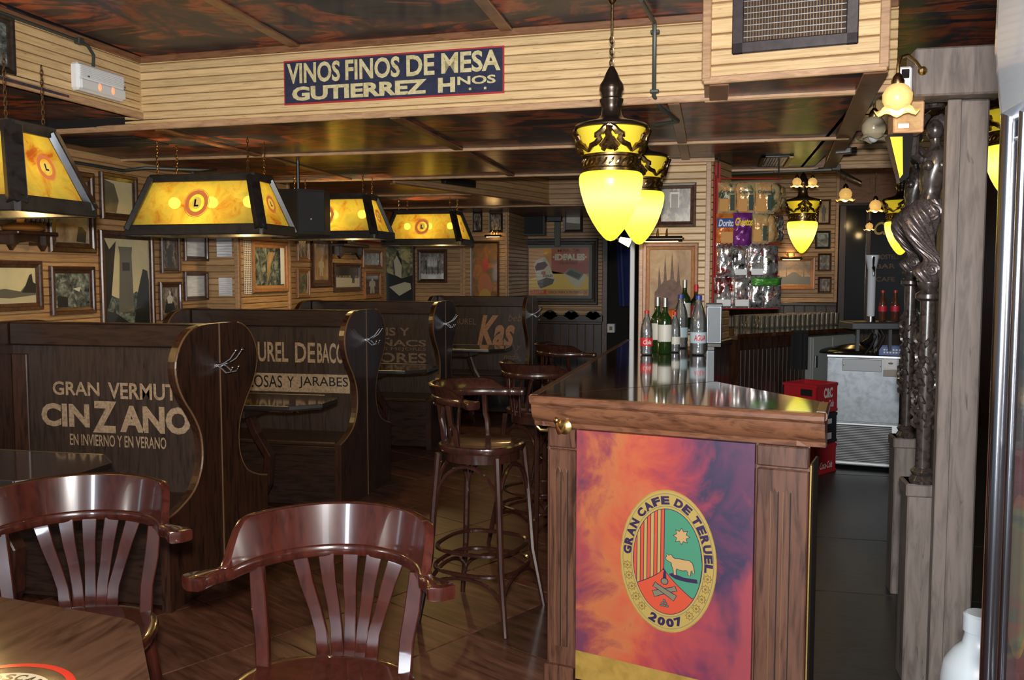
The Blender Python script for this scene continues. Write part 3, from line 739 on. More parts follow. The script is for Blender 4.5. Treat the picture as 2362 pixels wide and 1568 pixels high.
# body
dF = (P2-P1).normalized(); nF = Vector((dF.y, -dF.x, 0))
F1 = P1-nF*.055+dF*.06; F2 = P2-nF*.055-dF*.05
body = [L2(F1), L2(F2), L2(F2+Vector((.01, .22, 0))), L2((P4.x-.03, P4.y-.05)), L2((P4.x-.03, 6.24)), L2((P1.x+.17, 6.24))]
MB().prism(body, 0.06, CZ-.03).build('counter_body', BARW, bar)
PB_ = Pl((F1.x, F1.y), (F2.x, F2.y)); an = PB_.rot; BL = PB_.len
frt = lambda mb, name, mat, **k: mb.build(name, mat, bar, loc=(F1.x-o_.x, F1.y-o_.y, 0), rot=(0, 0, an), **k)
aL, _ = PB_.loc(1336, 1200); aR, _ = PB_.loc(1742, 1200); _, zt = PB_.loc(1340, 980); 
def fluted(a0, a1, name):
    m = MB(); w_ = a1-a0
    m.box((a0, -.022, .08), (a1, 0, .905), None, .004)
    frt(m, name, BARW)
    for k in (.36, .60):
        xc = a0+w_*k; frt(MB().prism([(xc-.010, .16), (xc+.010, .16), (xc+.010, .82), (xc, .84), (xc-.010, .82)], -.0225, -.0255, 'y'), 'bead', BARW)
        for dx in (-.012, .012): frt(MB().box((xc+dx-.0015, -.0235, .16), (xc+dx+.0015, -.022, .83)), 'flute_line', WEARE if dx < 0 else DARK)
    frt(MB().box((a0, -.028, .915), (a1, 0, .985), None, .004), 'capital_block', BARW)
    frt(MB().box((a0-.012, -.045, 0.0), (a1+.0, 0, .09), None, .006), 'plinth', BARW)
fluted(.0, aL-.006, 'pilaster'); fluted(aR+.006, BL-.0, 'pilaster')
# side facing the stools: vertical boards
sd = Vector((P1.x+.17-F1.x, 6.24-F1.y, 0)); sl_ = sd.length; n = 26; sp = sl_/n
mb_ = MB().box((.003, 0, .08), (sp-.003, .014, .98), None, .003).mesh('front_board', BARW); sa_ = math.atan2(sd.y, sd.x)
for i in range(n):
    p = F1+sd*(i/n); rmesh('front_board', mb_, bar, (p.x-o_.x, p.y-o_.y, 0), (0, 0, sa_))
# inner side, dark vertical boards of the back counter
I0 = Vector((.22, 7.02, 0)); I1 = Vector((.76, 7.64, 0)); sd = I1-I0; n = 16; sp = sd.length/n; sa_ = math.atan2(sd.y, sd.x)
MB().prism([L2(I0+Vector((0, .03, 0))), L2(I1+Vector((0, .03, 0))), L2((.62, 7.72)), L2((.12, 7.12))], .05, CZ-.03).build('counter_body', BENCH, bc)
mb_ = MB().box((.003, -.014, .05), (sp-.003, 0, .98), None, .003).mesh('back_board', BENCHP)
for i in range(n):
    p = I0+sd*(i/n); rmesh('front_board', mb_, bc, (p.x-o_.x, p.y+.03-o_.y, 0), (0, 0, sa_))
# brass-edged door strip at the right corner
frt(MB().box((BL+.002, -.02, .0), (BL+.012, .0, .93), None, .003), 'brass_strip', BRASS)
frt(MB().box((BL-.0, .004, .0), (BL+.012, .14, .93), None, .003), 'side_door', BLACK)
# printed end panel
def postermat():
    m = base('sunset_print', (.5, .2, .1), .34, coat=.35)
    f = noise(m, coords(m, (1, 1, 1), shift=False), 4.2, 8, .66, .5); g = noise(m, coords(m, (1, 1, .6), shift=False), 2.0, 5, .6, .3)
    N, L = nt(m); t = N.new('ShaderNodeTexCoord'); sx = N.new('ShaderNodeSeparateXYZ'); L.new(t.outputs['Object'], sx.inputs[0])
    mr_ = N.new('ShaderNodeMapRange'); L.new(sx.outputs[0], mr_.inputs[0]); mr_.inputs[1].default_value = aL; mr_.inputs[2].default_value = aR
    ad = N.new('ShaderNodeMath'); ad.operation = 'MULTIPLY_ADD'; L.new(f, ad.inputs[0]); ad.inputs[1].default_value = 1.3; L.new(mr_.outputs[0], ad.inputs[2])
    sb = N.new('ShaderNodeMath'); sb.operation = 'SUBTRACT'; L.new(ad.outputs[0], sb.inputs[0]); sb.inputs[1].default_value = .62
    c = ramp(m, sb.outputs[0], [(0, (.12, .034, .065)), (.10, (.24, .052, .052)), (.22, (.38, .120, .045)), (.38, (.40, .085, .040)), (.54, (.32, .045, .045)), (.68, (.17, .030, .065)), (.84, (.030, .026, .062)), (1, (.080, .028, .070))])
    k = ramp(m, g, [(.52, (0, 0, 0)), (.60, (.8, .8, .8))]); c = mixc(m, k, c, (.30, .050, .060)); 
    link(m, c, 'Base Color'); bump(m, noise(m, coords(m, (1, 1, 1)), 40, 2), .03); return m
frt(MB().box((aL, -.030, .05), (aR, 0, .985)), 'printed_panel', postermat()); PANEL = [o for o in bar.children if o.name.startswith('printed_panel')][0]
OLIVE = wood('olive_print', (0.225, 0.143, 0.026), (0.315, 0.203, 0.045), (3, 3, 3), .35, 0, False, bmp=.0)
zy0 = PB_.loc(1336, 1492)[1]; zy1 = PB_.loc(1560, 1546)[1]; ay = PB_.loc(1560, 1546)[0]
sly = (zy1-zy0)/(ay-aL)
frt(MB().poly([(aL, .05), (aL+(zy0-.05)/-sly, .05), (aL, zy0)] if aL+(zy0-.05)/-sly < aR else [(aL, .05), (aR, .05), (aR, zy0+sly*(aR-aL)), (aL, zy0)], -.0306), 'olive_band', OLIVE)
# oval crest
K = (aR-aL)/408.0
ac, zc = PB_.loc(1545, 1289); 
GOLD = base('print_gold', (0.341, 0.248, 0.068), .35, coat=.3); INK = base('print_navy', (.022, .012, .05), .35, coat=.3); PRD = base('print_red', (0.446, 0.062, 0.028), .35, coat=.3); PG = base('print_green', (0.046, 0.205, 0.124), .35, coat=.3)
TAN = base('print_tan', (0.385, 0.252, 0.105), .35, coat=.3); SAGE = base('print_sage', (0.150, 0.144, 0.090), .35, coat=.3)
def cr(pts, y): return [(ac+x*K, zc+z*K*1.0) for x, z in pts], -.0300-y
CA, CB = 109, 160; IA, IB = 80, 121
def crest(pts, lev, name, mat):
    q, yy = cr(pts, .0006+.0005*lev); frt(MB().poly(q, yy), name, mat)
crest(ellipse(0, 0, CA+2, CB+3, 64), 0, 'crest_outline', OLIVE); crest(ellipse(0, 0, CA, CB, 64), 1, 'crest_ring', GOLD)
crest(ellipse(0, 0, CA-4, CB-5, 64), 2, 'crest_line', SAGE); crest(ellipse(0, 0, CA-5.5, CB-6.5, 64), 3, 'crest_ring', GOLD)
crest(ellipse(0, 0, IA+5, IB+6, 64), 4, 'crest_line', SAGE); crest(ellipse(0, 0, IA+3.5, IB+4.5, 64), 5, 'crest_ring', GOLD); crest(ellipse(0, 0, IA, IB, 64), 6, 'crest_line', INK)
xd = -8
def low(x):
    if x < xd: t = (xd-x)/(xd+IA); return -14-48*(t**.65)
    t = (x-xd)/(IA-xd); return -14-78*(t**.75)
def span(x0, x1, n=8, inset=1.5):
    xs = [x0+(x1-x0)*i/n for i in range(n+1)]; top = [(x, (IB-inset)*math.sqrt(max(0, 1-(x/(IA-inset))**2))) for x in xs]
    bot = [(x, max(low(x)+1, -(IB-inset)*math.sqrt(max(0, 1-(x/(IA-inset))**2)))) for x in xs][::-1]
    return top+bot
w_ = (xd+IA-1)/9.0
for i in range(9):
    x0 = -IA+1.6+i*w_; crest(span(x0+.8, x0+w_-.8), 7, 'crest_stripe', GOLD if i % 2 else PRD)
crest(span(xd+1.5, IA-1.6, 16), 7, 'crest_green_field', PG)
xs = [-IA+2+(2*IA-4)*i/30 for i in range(31)]
bt = [(x, -(IB-1.5)*math.sqrt(max(0, 1-(x/(IA-1.5))**2))) for x in xs]
tp = [(x, max(low(x)-1, b[1]+.01)) for x, b in zip(xs, bt)]
crest(tp+bt[::-1], 7, 'crest_red_field', PRD)
def star(cx, cz, r0, r1, n=8, ph=PI/8): return [(cx+(r0 if i % 2 else r1)*math.cos(ph+PI*i/n), cz+(r0 if i % 2 else r1)*math.sin(ph+PI*i/n)) for i in range(2*n)]
crest(star(32, 62, 20, 12.5), 8, 'crest_star', INK); crest(star(32, 62, 17.5, 11), 9, 'crest_star', TAN)
bull = [(0, 10), (-2, 16), (4, 12), (9, 15), (12, 10), (18, 6), (28, 7), (40, 6), (50, 6), (57, 1), (60, -8), (62, -20), (59, -22), (57, -14), (54, -17), (53, -27), (49, -27), (48, -19), (44, -16), (36, -18), (28, -17), (22, -15), (20, -20), (21, -30), (16, -30), (15, -19), (12, -12), (10, -3), (5, -1), (-1, 2), (-3, 6)]
bull = [(x, z+3) for x, z in bull]
def grow(pts, k):
    cx = sum(p[0] for p in pts)/len(pts); cz = sum(p[1] for p in pts)/len(pts); out = []
    n_ = len(pts)
    for i, p in enumerate(pts):
        a, b = pts[i-1], pts[(i+1) % n_]; t = Vector((b[0]-a[0], b[1]-a[1])); 
        if t.length < 1e-6: out.append(p); continue
        t.normalize(); A = sum(pts[j][0]*pts[(j+1) % n_][1]-pts[(j+1) % n_][0]*pts[j][1] for j in range(n_)); s = 1 if A > 0 else -1
        out.append((p[0]+s*t.y*k, p[1]-s*t.x*k))
    return out
crest([(4, -27), (12, -24), (40, -31), (68, -31), (70, -40), (44, -40), (20, -37), (8, -31)], 8, 'crest_ground', INK)
crest(grow(bull, 1.4), 9, 'crest_bull', INK); crest(bull, 10, 'crest_bull', TAN)
def barrel(cx, cz, a, l, w1):
    ca_, sa_ = math.cos(a), math.sin(a); P = [(-l, -w1), (-l*.6, -w1*.8), (l*.8, -w1*.6), (l, -w1*.9), (l, w1*.9), (l*.8, w1*.6), (-l*.6, w1*.8), (-l, w1)]
    return [(cx+x*ca_-z*sa_, cz+x*sa_+z*ca_) for x, z in P]
for a in (math.radians(20), math.radians(152)):
    b_ = barrel(-5, -68, a, 27, 7); crest(grow(b_, 1.6), 8 if a < 1 else 10, 'crest_cannon', INK); crest(b_, 9 if a < 1 else 11, 'crest_cannon', SAGE)
crest(ellipse(-5, -45, 9, 8, 16), 12, 'crest_knob', INK); crest(ellipse(-5, -45, 7.2, 6.3, 16), 13, 'crest_knob', SAGE); crest([(-9, -38), (-1, -38), (-2, -25), (-5, -17), (-8, -25)], 12, 'crest_knob', INK)
for (x, z) in ((-12, -101), (-5, -101), (2, -101), (-8.5, -95), (-1.5, -95), (-5, -89)): crest(ellipse(x, z, 3.2, 3.2, 10), 12, 'crest_ball', INK); crest(ellipse(x, z, 2, 2, 10), 13, 'crest_ball', PG)
m = MB()
RA, RB = (CA+IA)/2-1, (CB+IB)/2-1
def on_ring(ch, th, wch, hch, flip=False):
    vs, fs, a0, a1, b0, b1 = textdata(ch, .06); px_ = RA*math.cos(th); pz_ = RB*math.sin(th)
    nx, nz = math.cos(th)/RA, math.sin(th)/RB; q = math.hypot(nx, nz); nx, nz = nx/q, nz/q
    if flip: nx, nz = -nx, -nz
    tx, tz = nz, -nx; out = []
    for v in vs:
        X_ = ((v[0]-a0)/(a1-a0)-.5)*wch; Z_ = ((v[1]-b0)/(b1-b0)-.5)*hch
        out.append((ac+(px_+tx*X_+nx*Z_)*K, -.0345, zc+(pz_+tz*X_+nz*Z_)*K))
    m.add(out, fs)
def ring_text(s, th0, th1, flip=False, h=19, wf=1.0):
    # equal arc-length spacing
    N_ = 400; ths = [th0+(th1-th0)*i/N_ for i in range(N_+1)]; acc = [0]
    for i in range(N_): acc.append(acc[-1]+math.hypot(RA*(math.cos(ths[i+1])-math.cos(ths[i])), RB*(math.sin(ths[i+1])-math.sin(ths[i]))))
    adv = [(.45 if c == ' ' else .42 if c == 'I' else 1.0) for c in s]; T = sum(adv); x = 0
    for c, a_ in zip(s, adv):
        pos = (x+a_/2)/T*acc[-1]; x += a_
        i = min(range(N_+1), key=lambda j: abs(acc[j]-pos))
        if c != ' ': on_ring(c, ths[i], acc[-1]/T*.88*wf*(.3 if c == 'I' else 1), h, flip)
ring_text('GRAN CAFE DE TERUEL', math.radians(178), math.radians(-6))
frt(m, 'crest_lettering', INK); m = MB()
ring_text('2007', math.radians(245), math.radians(293), True, 20)
frt(m, 'crest_lettering', INK)
PBR = base('print_brown', (.15, .10, .025), .4)
for th in [math.radians(a) for a in (188, 198, 209, 220, 232, 304, 316, 328, 339, 349)]:
    crest(star(RA*math.cos(th), RB*math.sin(th), 11, 7), 8, 'crest_small_star', PBR); crest(star(RA*math.cos(th), RB*math.sin(th), 8.6, 5), 9, 'crest_small_star', GOLD)
    crest(ellipse(RA*math.cos(th), RB*math.sin(th), 3, 3, 10), 10, 'crest_small_star', PBR)
for o in list(bar.children):
    if o.name.startswith(('crest', 'olive')):
        facing(o); o.parent = PANEL; o.location = (0, 0, 0); o.rotation_euler = (0, 0, 0)
# brass hooks
def brass_hook(x, y, z, rz, label):
    t = thing('brass_hook', label, 'hook', (x, y, z), rz)
    MB().lathe([(.028, 0), (.028, .004), (.02, .009), (.012, .012)], 20, Matrix.Rotation(PI/2, 4, 'X')).build('rose', BRASS, t, smooth=True)
    MB().tube([(0, -.01, 0), (0, -.03, -.012), (0, -.055, -.012), (0, -.072, .006), (0, -.078, .03)], [.008, .007, .007, .006, .006], 8).build('hook_arm', BRASS, t, smooth=True)
    MB().sphere((0, -.078, .036), .012, 12).build('ball', BRASS, t, smooth=True)
    return t
h1 = PB_.hit(1303, 984, .03); brass_hook(h1.x, h1.y, h1.z, an, 'brass coat hook on the end post of the counter, left of the printed panel')
h2 = F1+Vector((.01, .10, 0)); brass_hook(h2.x-.015, h2.y, .965, math.radians(-92), 'brass coat hook on the stool side of the counter, near its corner')
# ================================================================ PENDANT LAMPS
YEL = base('lit_yellow_glass', (.45, .38, .03), .22, emit=(1, .86, .05), estr=1.15)
def yel():
    N, L = nt(YEL); t = N.new('ShaderNodeTexCoord'); s = N.new('ShaderNodeSeparateXYZ'); L.new(t.outputs['Object'], s.inputs[0]); mr_ = N.new('ShaderNodeMapRange'); L.new(s.outputs[2], mr_.inputs[0]); mr_.inputs[2].default_value = .28
    link(YEL, ramp(YEL, mr_.outputs[0], [(0, (1, .78, .03)), (.35, (1, .92, .12)), (.62, (1, .96, .36)), (.85, (1, .93, .16)), (1, (1, .80, .04))]), 'Emission Color')
yel()
YELU = base('yellow_glass_upper', (.72, .56, .05), .22, emit=(1, .75, .03), estr=.28)
PBULB = [(.001, 0), (.016, .004), (.030, .016), (.052, .042), (.075, .078), (.096, .118), (.112, .160), (.124, .200), (.130, .235), (.131, .258), (.126, .272), (.115, .280), (.10, .282)]
def pendant(label, loc, zc, zt, glow=14):
    """loc = bottom tip of the glass; zc = height of the chain top; zt = ceiling"""
    t = thing('pendant_lamp', label, 'lamp', loc)
    MB().lathe(PBULB, 40).build('glass_bulb', YEL, t, smooth=True)
    MB().lathe([(.108, .274), (.118, .278), (.118, .290), (.110, .296), (.112, .335), (.120, .340), (.120, .348), (.112, .350)], 40).build('ornate_band', ABRASS, t, smooth=True)
    m = MB()
    for i in range(26):
        a = 2*PI*i/26; M = Matrix.Rotation(a, 4, 'Z') @ Matrix.Translation((.113, 0, .316))
        m.tube([(0, -.010, -.013), (.005, -.002, -.004), (.005, .006, .006), (0, .011, .014)], [.003, .005, .005, .002], 5, M=M)
    m.build('band_relief', ABRASS, t, smooth=True)
    MB().lathe([(.108, .348), (.116, .375), (.128, .410), (.138, .440), (.142, .455)], 40).build('upper_glass', YELU, t, smooth=True)
    m = MB()
    for i in range(4):
        M = Matrix.Rotation(i*PI/2-PI/2+.06, 4, 'Z')
        def sc(pts, r):   # scrollwork hugging the flared glass
            out = []
            for ang_, z in pts:
                R = .112+(z-.348)/.107*.032+.006; out.append((R*math.cos(ang_), R*math.sin(ang_), z))
            m.tube(out, r, 6, M=M)
        for s in (-1, 1):
            sc([(s*.78, .356), (s*.60, .378), (s*.42, .385), (s*.30, .400), (s*.34, .418), (s*.22, .425), (s*.12, .44), (0, .452)], [.006, .012, .012, .013, .013, .014, .013, .009])
            sc([(s*.44, .405), (s*.40, .420), (s*.30, .430)], [.004, .008, .004]); sc([(s*.30, .372), (s*.16, .385), (s*.08, .40), (0, .405)], [.009, .012, .012, .009])
            sc([(s*.22, .356), (s*.14, .372), (s*.05, .38)], [.010, .013, .008])
        sc([(0, .36), (.04, .39), (-.04, .42), (0, .45)], [.015, .017, .015, .018])
    m.build('filigree', ABRASS, t, smooth=True)
    MB().lathe([(.143, .452), (.150, .455), (.152, .462), (.146, .470), (.120, .478), (.080, .488), (.052, .498), (.043, .512), (.040, .530), (.041, .552), (.048, .566), (.049, .574), (.042, .580), (.043, .600), (.050, .612), (.049, .632), (.040, .645), (.034, .655), (.024, .680), (.012, .702), (.005, .708)], 36).build('bronze_cap', BRONZE, t, smooth=True)
    top = zc-loc[2]; m = MB(); z = .71; i = 0
    while z < top-.01:
        M = Matrix.Translation((0, 0, z)) @ Matrix.Rotation((i % 2)*PI/2+.4, 4, 'Z')
        m.tube([(.0085*math.cos(a), 0, .016*math.sin(a)+.01) for a in [2*PI*k/10 for k in range(10)]], .0026, 5, M=M, closed=True); z += .023; i += 1
    if i: m.build('chain', CHAIN, t, smooth=True)
    tt = zt-loc[2]
    MB().lathe([(.005, top-.01), (.005, tt-.06), (.016, tt-.05), (.034, tt-.01), (.036, tt)], 16).build('ceiling_rose', ABRASS, t, smooth=True)
    point('pendant_light', (0, 0, .36), glow*.12, (1, .66, .22), .05, t)
    return t
def lamp_at(label, px, pyb, d, zc, zt, **k): p = atd(px, pyb, d); return pendant(label, tuple(p), zc, zt, **k)
lamp_at('nearest yellow glass pendant lamp, hanging low over the counter end', 1408, 556, 3.72, 2.52, ZH)
lamp_at('yellow pendant lamp half hidden behind the nearest one', 1474, 564, 4.82, 2.30, ZL, glow=14)
lamp_at('yellow pendant lamp hanging right of the snack rack', 1849, 584, 8.0, 2.45, ZH, glow=16)
lamp_at('yellow pendant lamp behind the beer tap, left of the carved posts', 2076, 588, 7.6, 2.45, ZH, glow=14)
lamp_at('yellow pendant lamp at the right, between the timber post and the glass cabinet', 2331, 464, 4.6, 2.60, ZH, glow=6)

# ================================================================ BOOTH LANTERNS (long four-sided shades)
AMB = base('lit_amber_glass', (.45, .36, .10), .3)
def ambermat():
    m = AMB; f = noise(m, coords(m, (1, 1, 1)), 9, 5, .65, .8); g = noise(m, coords(m, (1, 1, 1)), 55, 3)
    c = ramp(m, f, [(.32, (.34, .09, .03)), (.40, (.43, .29, .07)), (.54, (.50, .44, .13)), (.68, (.39, .38, .13)), (.8, (.30, .32, .12))])
    link(m, c, 'Base Color'); link(m, c, 'Emission Color'); bsdf(m).inputs['Emission Strength'].default_value = .07
    bsdf(m).inputs['Transmission Weight'].default_value = 0; bump(m, g, .25)
    N, L = nt(m); tr = N.new('ShaderNodeBsdfTransparent'); tr.inputs[0].default_value = (.95, .90, .45, 1); mx = N.new('ShaderNodeMixShader'); mx.inputs[0].default_value = .22
    tl = N.new('ShaderNodeBsdfTranslucent'); L.new(c, tl.inputs[0]); m2 = N.new('ShaderNodeMixShader'); m2.inputs[0].default_value = .6; L.new(bsdf(m).outputs[0], m2.inputs[1]); L.new(tl.outputs[0], m2.inputs[2]); L.new(m2.outputs[0], mx.inputs[1]); L.new(tr.outputs[0], mx.inputs[2]); L.new(mx.outputs[0], N['Material Output'].inputs[0])
ambermat()
BULB = base('lit_lamp_bulb', (1, .9, .6), .4, emit=(1, .78, .30), estr=36)
BULB2 = base('lit_small_bulb', (1, .9, .6), .4, emit=(1, .72, .25), estr=9)
EMO = base('emblem_orange', (.55, .16, .05), .4, emit=(1, .30, .08), estr=.30); EMY = base('emblem_yellow', (.6, .45, .1), .4, emit=(1, .65, .1), estr=.45)
LFR = wood('lantern_black_wood', (.006, .006, .006), (.022, .020, .019), (4, 4, 4), .3, 0, False, coat=.3)
def lantern(label, loc, rz, L=.84, Wd=.42, h=.30, tx=.10, ty=.10, zc=ZL):
    t = thing('booth_lantern', label, 'lamp', loc, rz)
    lx, ly = L/2, Wd/2; ux, uy = lx-tx, ly-ty
    B = [(-lx, -ly, 0), (lx, -ly, 0), (lx, ly, 0), (-lx, ly, 0)]; T = [(-ux, -uy, h), (ux, -uy, h), (ux, uy, h), (-ux, uy, h)]
    fw = .022
    for i in range(4):
        j = (i+1) % 4
        MB().ribbon([B[i], B[j]], .034, .060).build('bottom_bar', LFR, t); MB().ribbon([T[i], T[j]], .034, .045).build('top_bar', LFR, t)
        a, b = Vector(B[i]), Vector(T[i]); MB().ribbon([a, b], .070, .034, up=(a.x, a.y, 0)).build('corner_bar', LFR, t)
        # pane slightly inside
        q = [Vector(B[i]), Vector(B[j]), Vector(T[j]), Vector(T[i])]; c = sum(q, Vector())/4; n = (q[1]-q[0]).cross(q[2]-q[1]).normalized()
        q = [p-n*.004 for p in q]; q2 = [p-n*.008 for p in q]
        pane = MB().add([tuple(p) for p in q+q2], [(0, 1, 2, 3), (7, 6, 5, 4)]).build('glass_pane', AMB, t)
        # round emblem in the middle of each pane
        ex = (q[1]-q[0]).normalized(); ez = (c-(q[0]+q[1])/2); hh = ez.length; ez.normalize(); R = .085 if i % 2 == 0 else .055
        M = Matrix(((ex.x, n.x, ez.x, c.x+n.x*.004), (ex.y, n.y, ez.y, c.y+n.y*.004), (ex.z, n.z, ez.z, c.z+n.z*.004), (0, 0, 0, 1)))
        def flat(pts, y, nm, mt):
            MB().add([tuple(M @ Vector((p[0], y, p[1]))) for p in pts], [tuple(range(len(pts)))]).build(nm, mt, pane)
        def annulus(r0, r1, y, nm, mt, N_=32):
            vs = [tuple(M @ Vector((r*math.cos(2*PI*k/N_)*.92, y, r*math.sin(2*PI*k/N_)))) for r in (r0, r1) for k in range(N_)]
            MB().add(vs, [(k, N_+k, N_+(k+1) % N_, (k+1) % N_) for k in range(N_)]).build(nm, mt, pane)
        annulus(R*.97, R*1.02, .002, 'emblem_line', EMO); annulus(R*.62, R*.93, .002, 'emblem_ring', EMO); flat(ellipse(0, 0, R*.36, R*.44, 20), .002, 'emblem_disc', EMY)
        m = MB(); vs, fs, a0, a1, b0, b1 = textdata('L', .05)
        m.add([tuple(M @ Vector((((v[0]-a0)/(a1-a0)-.5)*R*.34, .004, ((v[1]-b0)/(b1-b0)-.5)*R*.52))) for v in vs], fs).build('emblem_letter', BLACK, pane)
    for k in (-.27, .02, .30):
        MB().sphere((k*L, -.03, h*.55), .034, 12).build('bulb', BULB, t, smooth=True)
    point('lantern_light', (0, 0, .03), 12, (1, .66, .25), .05, t)
    ch = zc-loc[2]-h
    if ch > .02:
        for x, y in ((-ux, -uy), (ux, -uy), (ux, uy), (-ux, uy)):
            m = MB(); z = h; i = 0
            while z < h+ch-.005:
                M = Matrix.Translation((x*.9, y*.9, z)) @ Matrix.Rotation((i % 2)*PI/2+.3, 4, 'Z')
                m.tube([(.006*math.cos(a), 0, .013*math.sin(a)+.01) for a in [2*PI*k/8 for k in range(8)]], .002, 4, M=M, closed=True); z += .019; i += 1
            m.build('chain', CHAIN, t)
    return t
def lan(label, px0, px1, pyb, d, zc=ZL, **k):
    a = atd(px0, pyb, d); b = atd(px1, pyb, d); L = (b.x-a.x)
    return a, b
p = atd(600, 527, 5.0); Wl = .84; lantern('amber glass lantern with black frame, second from the left', (p.x-Wl/2, p.y+.22, p.z), 0)
p = atd(862, 540, 6.9); lantern('amber glass lantern with black frame, half behind the black loudspeaker', (p.x-Wl/2, p.y+.22, p.z), 0)
p = atd(1062, 557, 8.9); lantern('smallest amber glass lantern, furthest along the row', (p.x-Wl/2+.02, p.y+.22, p.z), 0, L=.80, Wd=.5)
p = atd(35, 466, 3.3); lantern('amber glass lantern cut off by the left edge of the picture', (p.x-Wl/2, p.y+.22, p.z), 0, zc=ZS)

# ================================================================ PICTURES
def photo(name, stops, scale=6, sc=(1, 1, 1), det=6, dist=.6, rough=.12, bands=None):
    if name in MATS: return MATS[name]
    m = base(name, (.3, .3, .3), .25, coat=.4)
    f = noise(m, coords(m, sc), scale, det, .68, dist); link(m, ramp(m, f, stops), 'Base Color'); return m
BW = photo('monochrome_street_photo', [(.34, (.015, .02, .02)), (.47, (.08, .10, .10)), (.56, (.20, .24, .22)), (.68, (.46, .48, .42))], 16)
BW2 = photo('monochrome_crowd_photo', [(.36, (.02, .02, .018)), (.48, (.13, .11, .09)), (.6, (.36, .32, .26)), (.75, (.55, .50, .42))], 26, (1, 1, .55))
SEP = photo('sepia_photo', [(.3, (.20, .12, .06)), (.5, (.40, .27, .14)), (.7, (.56, .42, .25))], 7)
PALE = photo('pale_sky_print', [(.3, (.55, .54, .36)), (.6, (.70, .64, .38)), (.8, (.74, .70, .46))], 3)
BLUEG = photo('blue_grey_hill_print', [(.32, (.12, .14, .15)), (.48, (.30, .31, .30)), (.6, (.48, .40, .32)), (.75, (.50, .28, .16))], 5, (1, 1, 1.8))
GLARE = photo('painted_window_glare', [(.3, (.45, .50, .56)), (.6, (.72, .76, .80))], 5, (1, 1, 9))  # reflected window glare put into the colour as pale bands
GREEN = photo('painted_garden_print', [(.32, (.03, .045, .04)), (.46, (.14, .15, .09)), (.58, (.42, .36, .15)), (.72, (.60, .50, .24))], 9)
REDP = photo('red_floral_poster', [(.32, (.10, .08, .035)), (.47, (.22, .12, .04)), (.58, (.42, .15, .04)), (.72, (.40, .28, .07))], 7)
SEP2 = photo('matt_sepia_print', [(.3, (.26, .16, .09)), (.5, (.44, .30, .17)), (.7, (.58, .42, .25))], 4); bsdf(SEP2).inputs['Coat Weight'].default_value = 0; bsdf(SEP2).inputs['Roughness'].default_value = .6
DK = base('picture_dark_shape', (.022, .026, .028), .3, coat=.8); MID = base('picture_mid_shape', (.13, .13, .10), .3, coat=.8); LT = base('picture_light_shape', (.55, .50, .34), .3, coat=.8); WT = base('picture_white_shape', (.62, .62, .58), .3, coat=.8)
def picture(pl, r, label, fm, pm, shapes=(), fw=None, cat='picture', name='framed_picture', mat_=None, off=.012, dep=.028, group=None, rot=0):
    a0, z0, a1, z1 = pl.rect(*r, off=off); W, Hh = a1-a0, z1-z0; c = pl.w(a0, z0, off)
    t = thing(name, label, cat, tuple(c), pl.rot, group); fw = fw or min(W, Hh)*.155; fwx = min(fw, W*.24); b = fwx*.4
    # four mitred frame rails with a sloping inner face
    for (ax, az), (bx_, bz), (cx, cz), (dx, dz) in (((0, 0), (W, 0), (W-fwx, fw), (fwx, fw)), ((W, 0), (W, Hh), (W-fwx, Hh-fw), (W-fwx, fw)), ((W, Hh), (0, Hh), (fwx, Hh-fw), (W-fwx, Hh-fw)), ((0, Hh), (0, 0), (fwx, fw), (fwx, Hh-fw))):
        def lerp(p, q, k): return (p[0]+(q[0]-p[0])*k, p[1]+(q[1]-p[1])*k)
        A, B_, C, D = (ax, az), (bx_, bz), (cx, cz), (dx, dz); m = MB()
        rows = []
        for k, y in ((0, 0), (0, -dep*.7), (.12, -dep), (.45, -dep*.92), (.55, -dep*.6), (.92, -dep*.45), (1, -.004)):
            p_, q_ = lerp(A, D, k), lerp(B_, C, k); rows.append([(p_[0], y, p_[1]), (q_[0], y, q_[1])])
        vs = [v for r_ in rows for v in r_]; m.add(vs, [(2*i, 2*i+1, 2*i+3, 2*i+2) for i in range(len(rows)-1)]); m.build('frame_rail', fm, t)
    x0, x1, y0_, y1_ = fwx, W-fwx, fw, Hh-fw
    if mat_:
        MB().box((x0, -.005, y0_), (x1, -.001, y1_)).build('mount', mat_, t); g = min(W, Hh)*.05; x0 += g; x1 -= g; y0_ += g; y1_ -= g
    MB().box((x0-.002, -.007, y0_-.002), (x1+.002, -.003, y1_+.002)).build('print', pm, t); pr_ = [o for o in t.children if o.name.startswith('print')][0]
    for i, (pts, mt) in enumerate(shapes):
        facing(MB().poly([(x0+(x1-x0)*px_, y0_+(y1_-y0_)*pz) for px_, pz in pts], -.0076-.0005*i).build('print_figure', mt, pr_))
    t['_in'] = (x0, y0_, x1, y1_)
    return t
def man(cx, w_=.10, z0=.05, z1=.85):
    h = z1-z0; P = [(-.35, 0), (-.30, .45), (-.5, .5), (-.45, .80), (-.12, .86), (-.16, .93), (0, 1.0), (.16, .93), (.12, .86), (.45, .80), (.5, .5), (.30, .45), (.35, 0), (.06, 0), (0, .4), (-.06, 0)]
    return [(cx+x*w_*2, z0+z*h) for x, z in P]
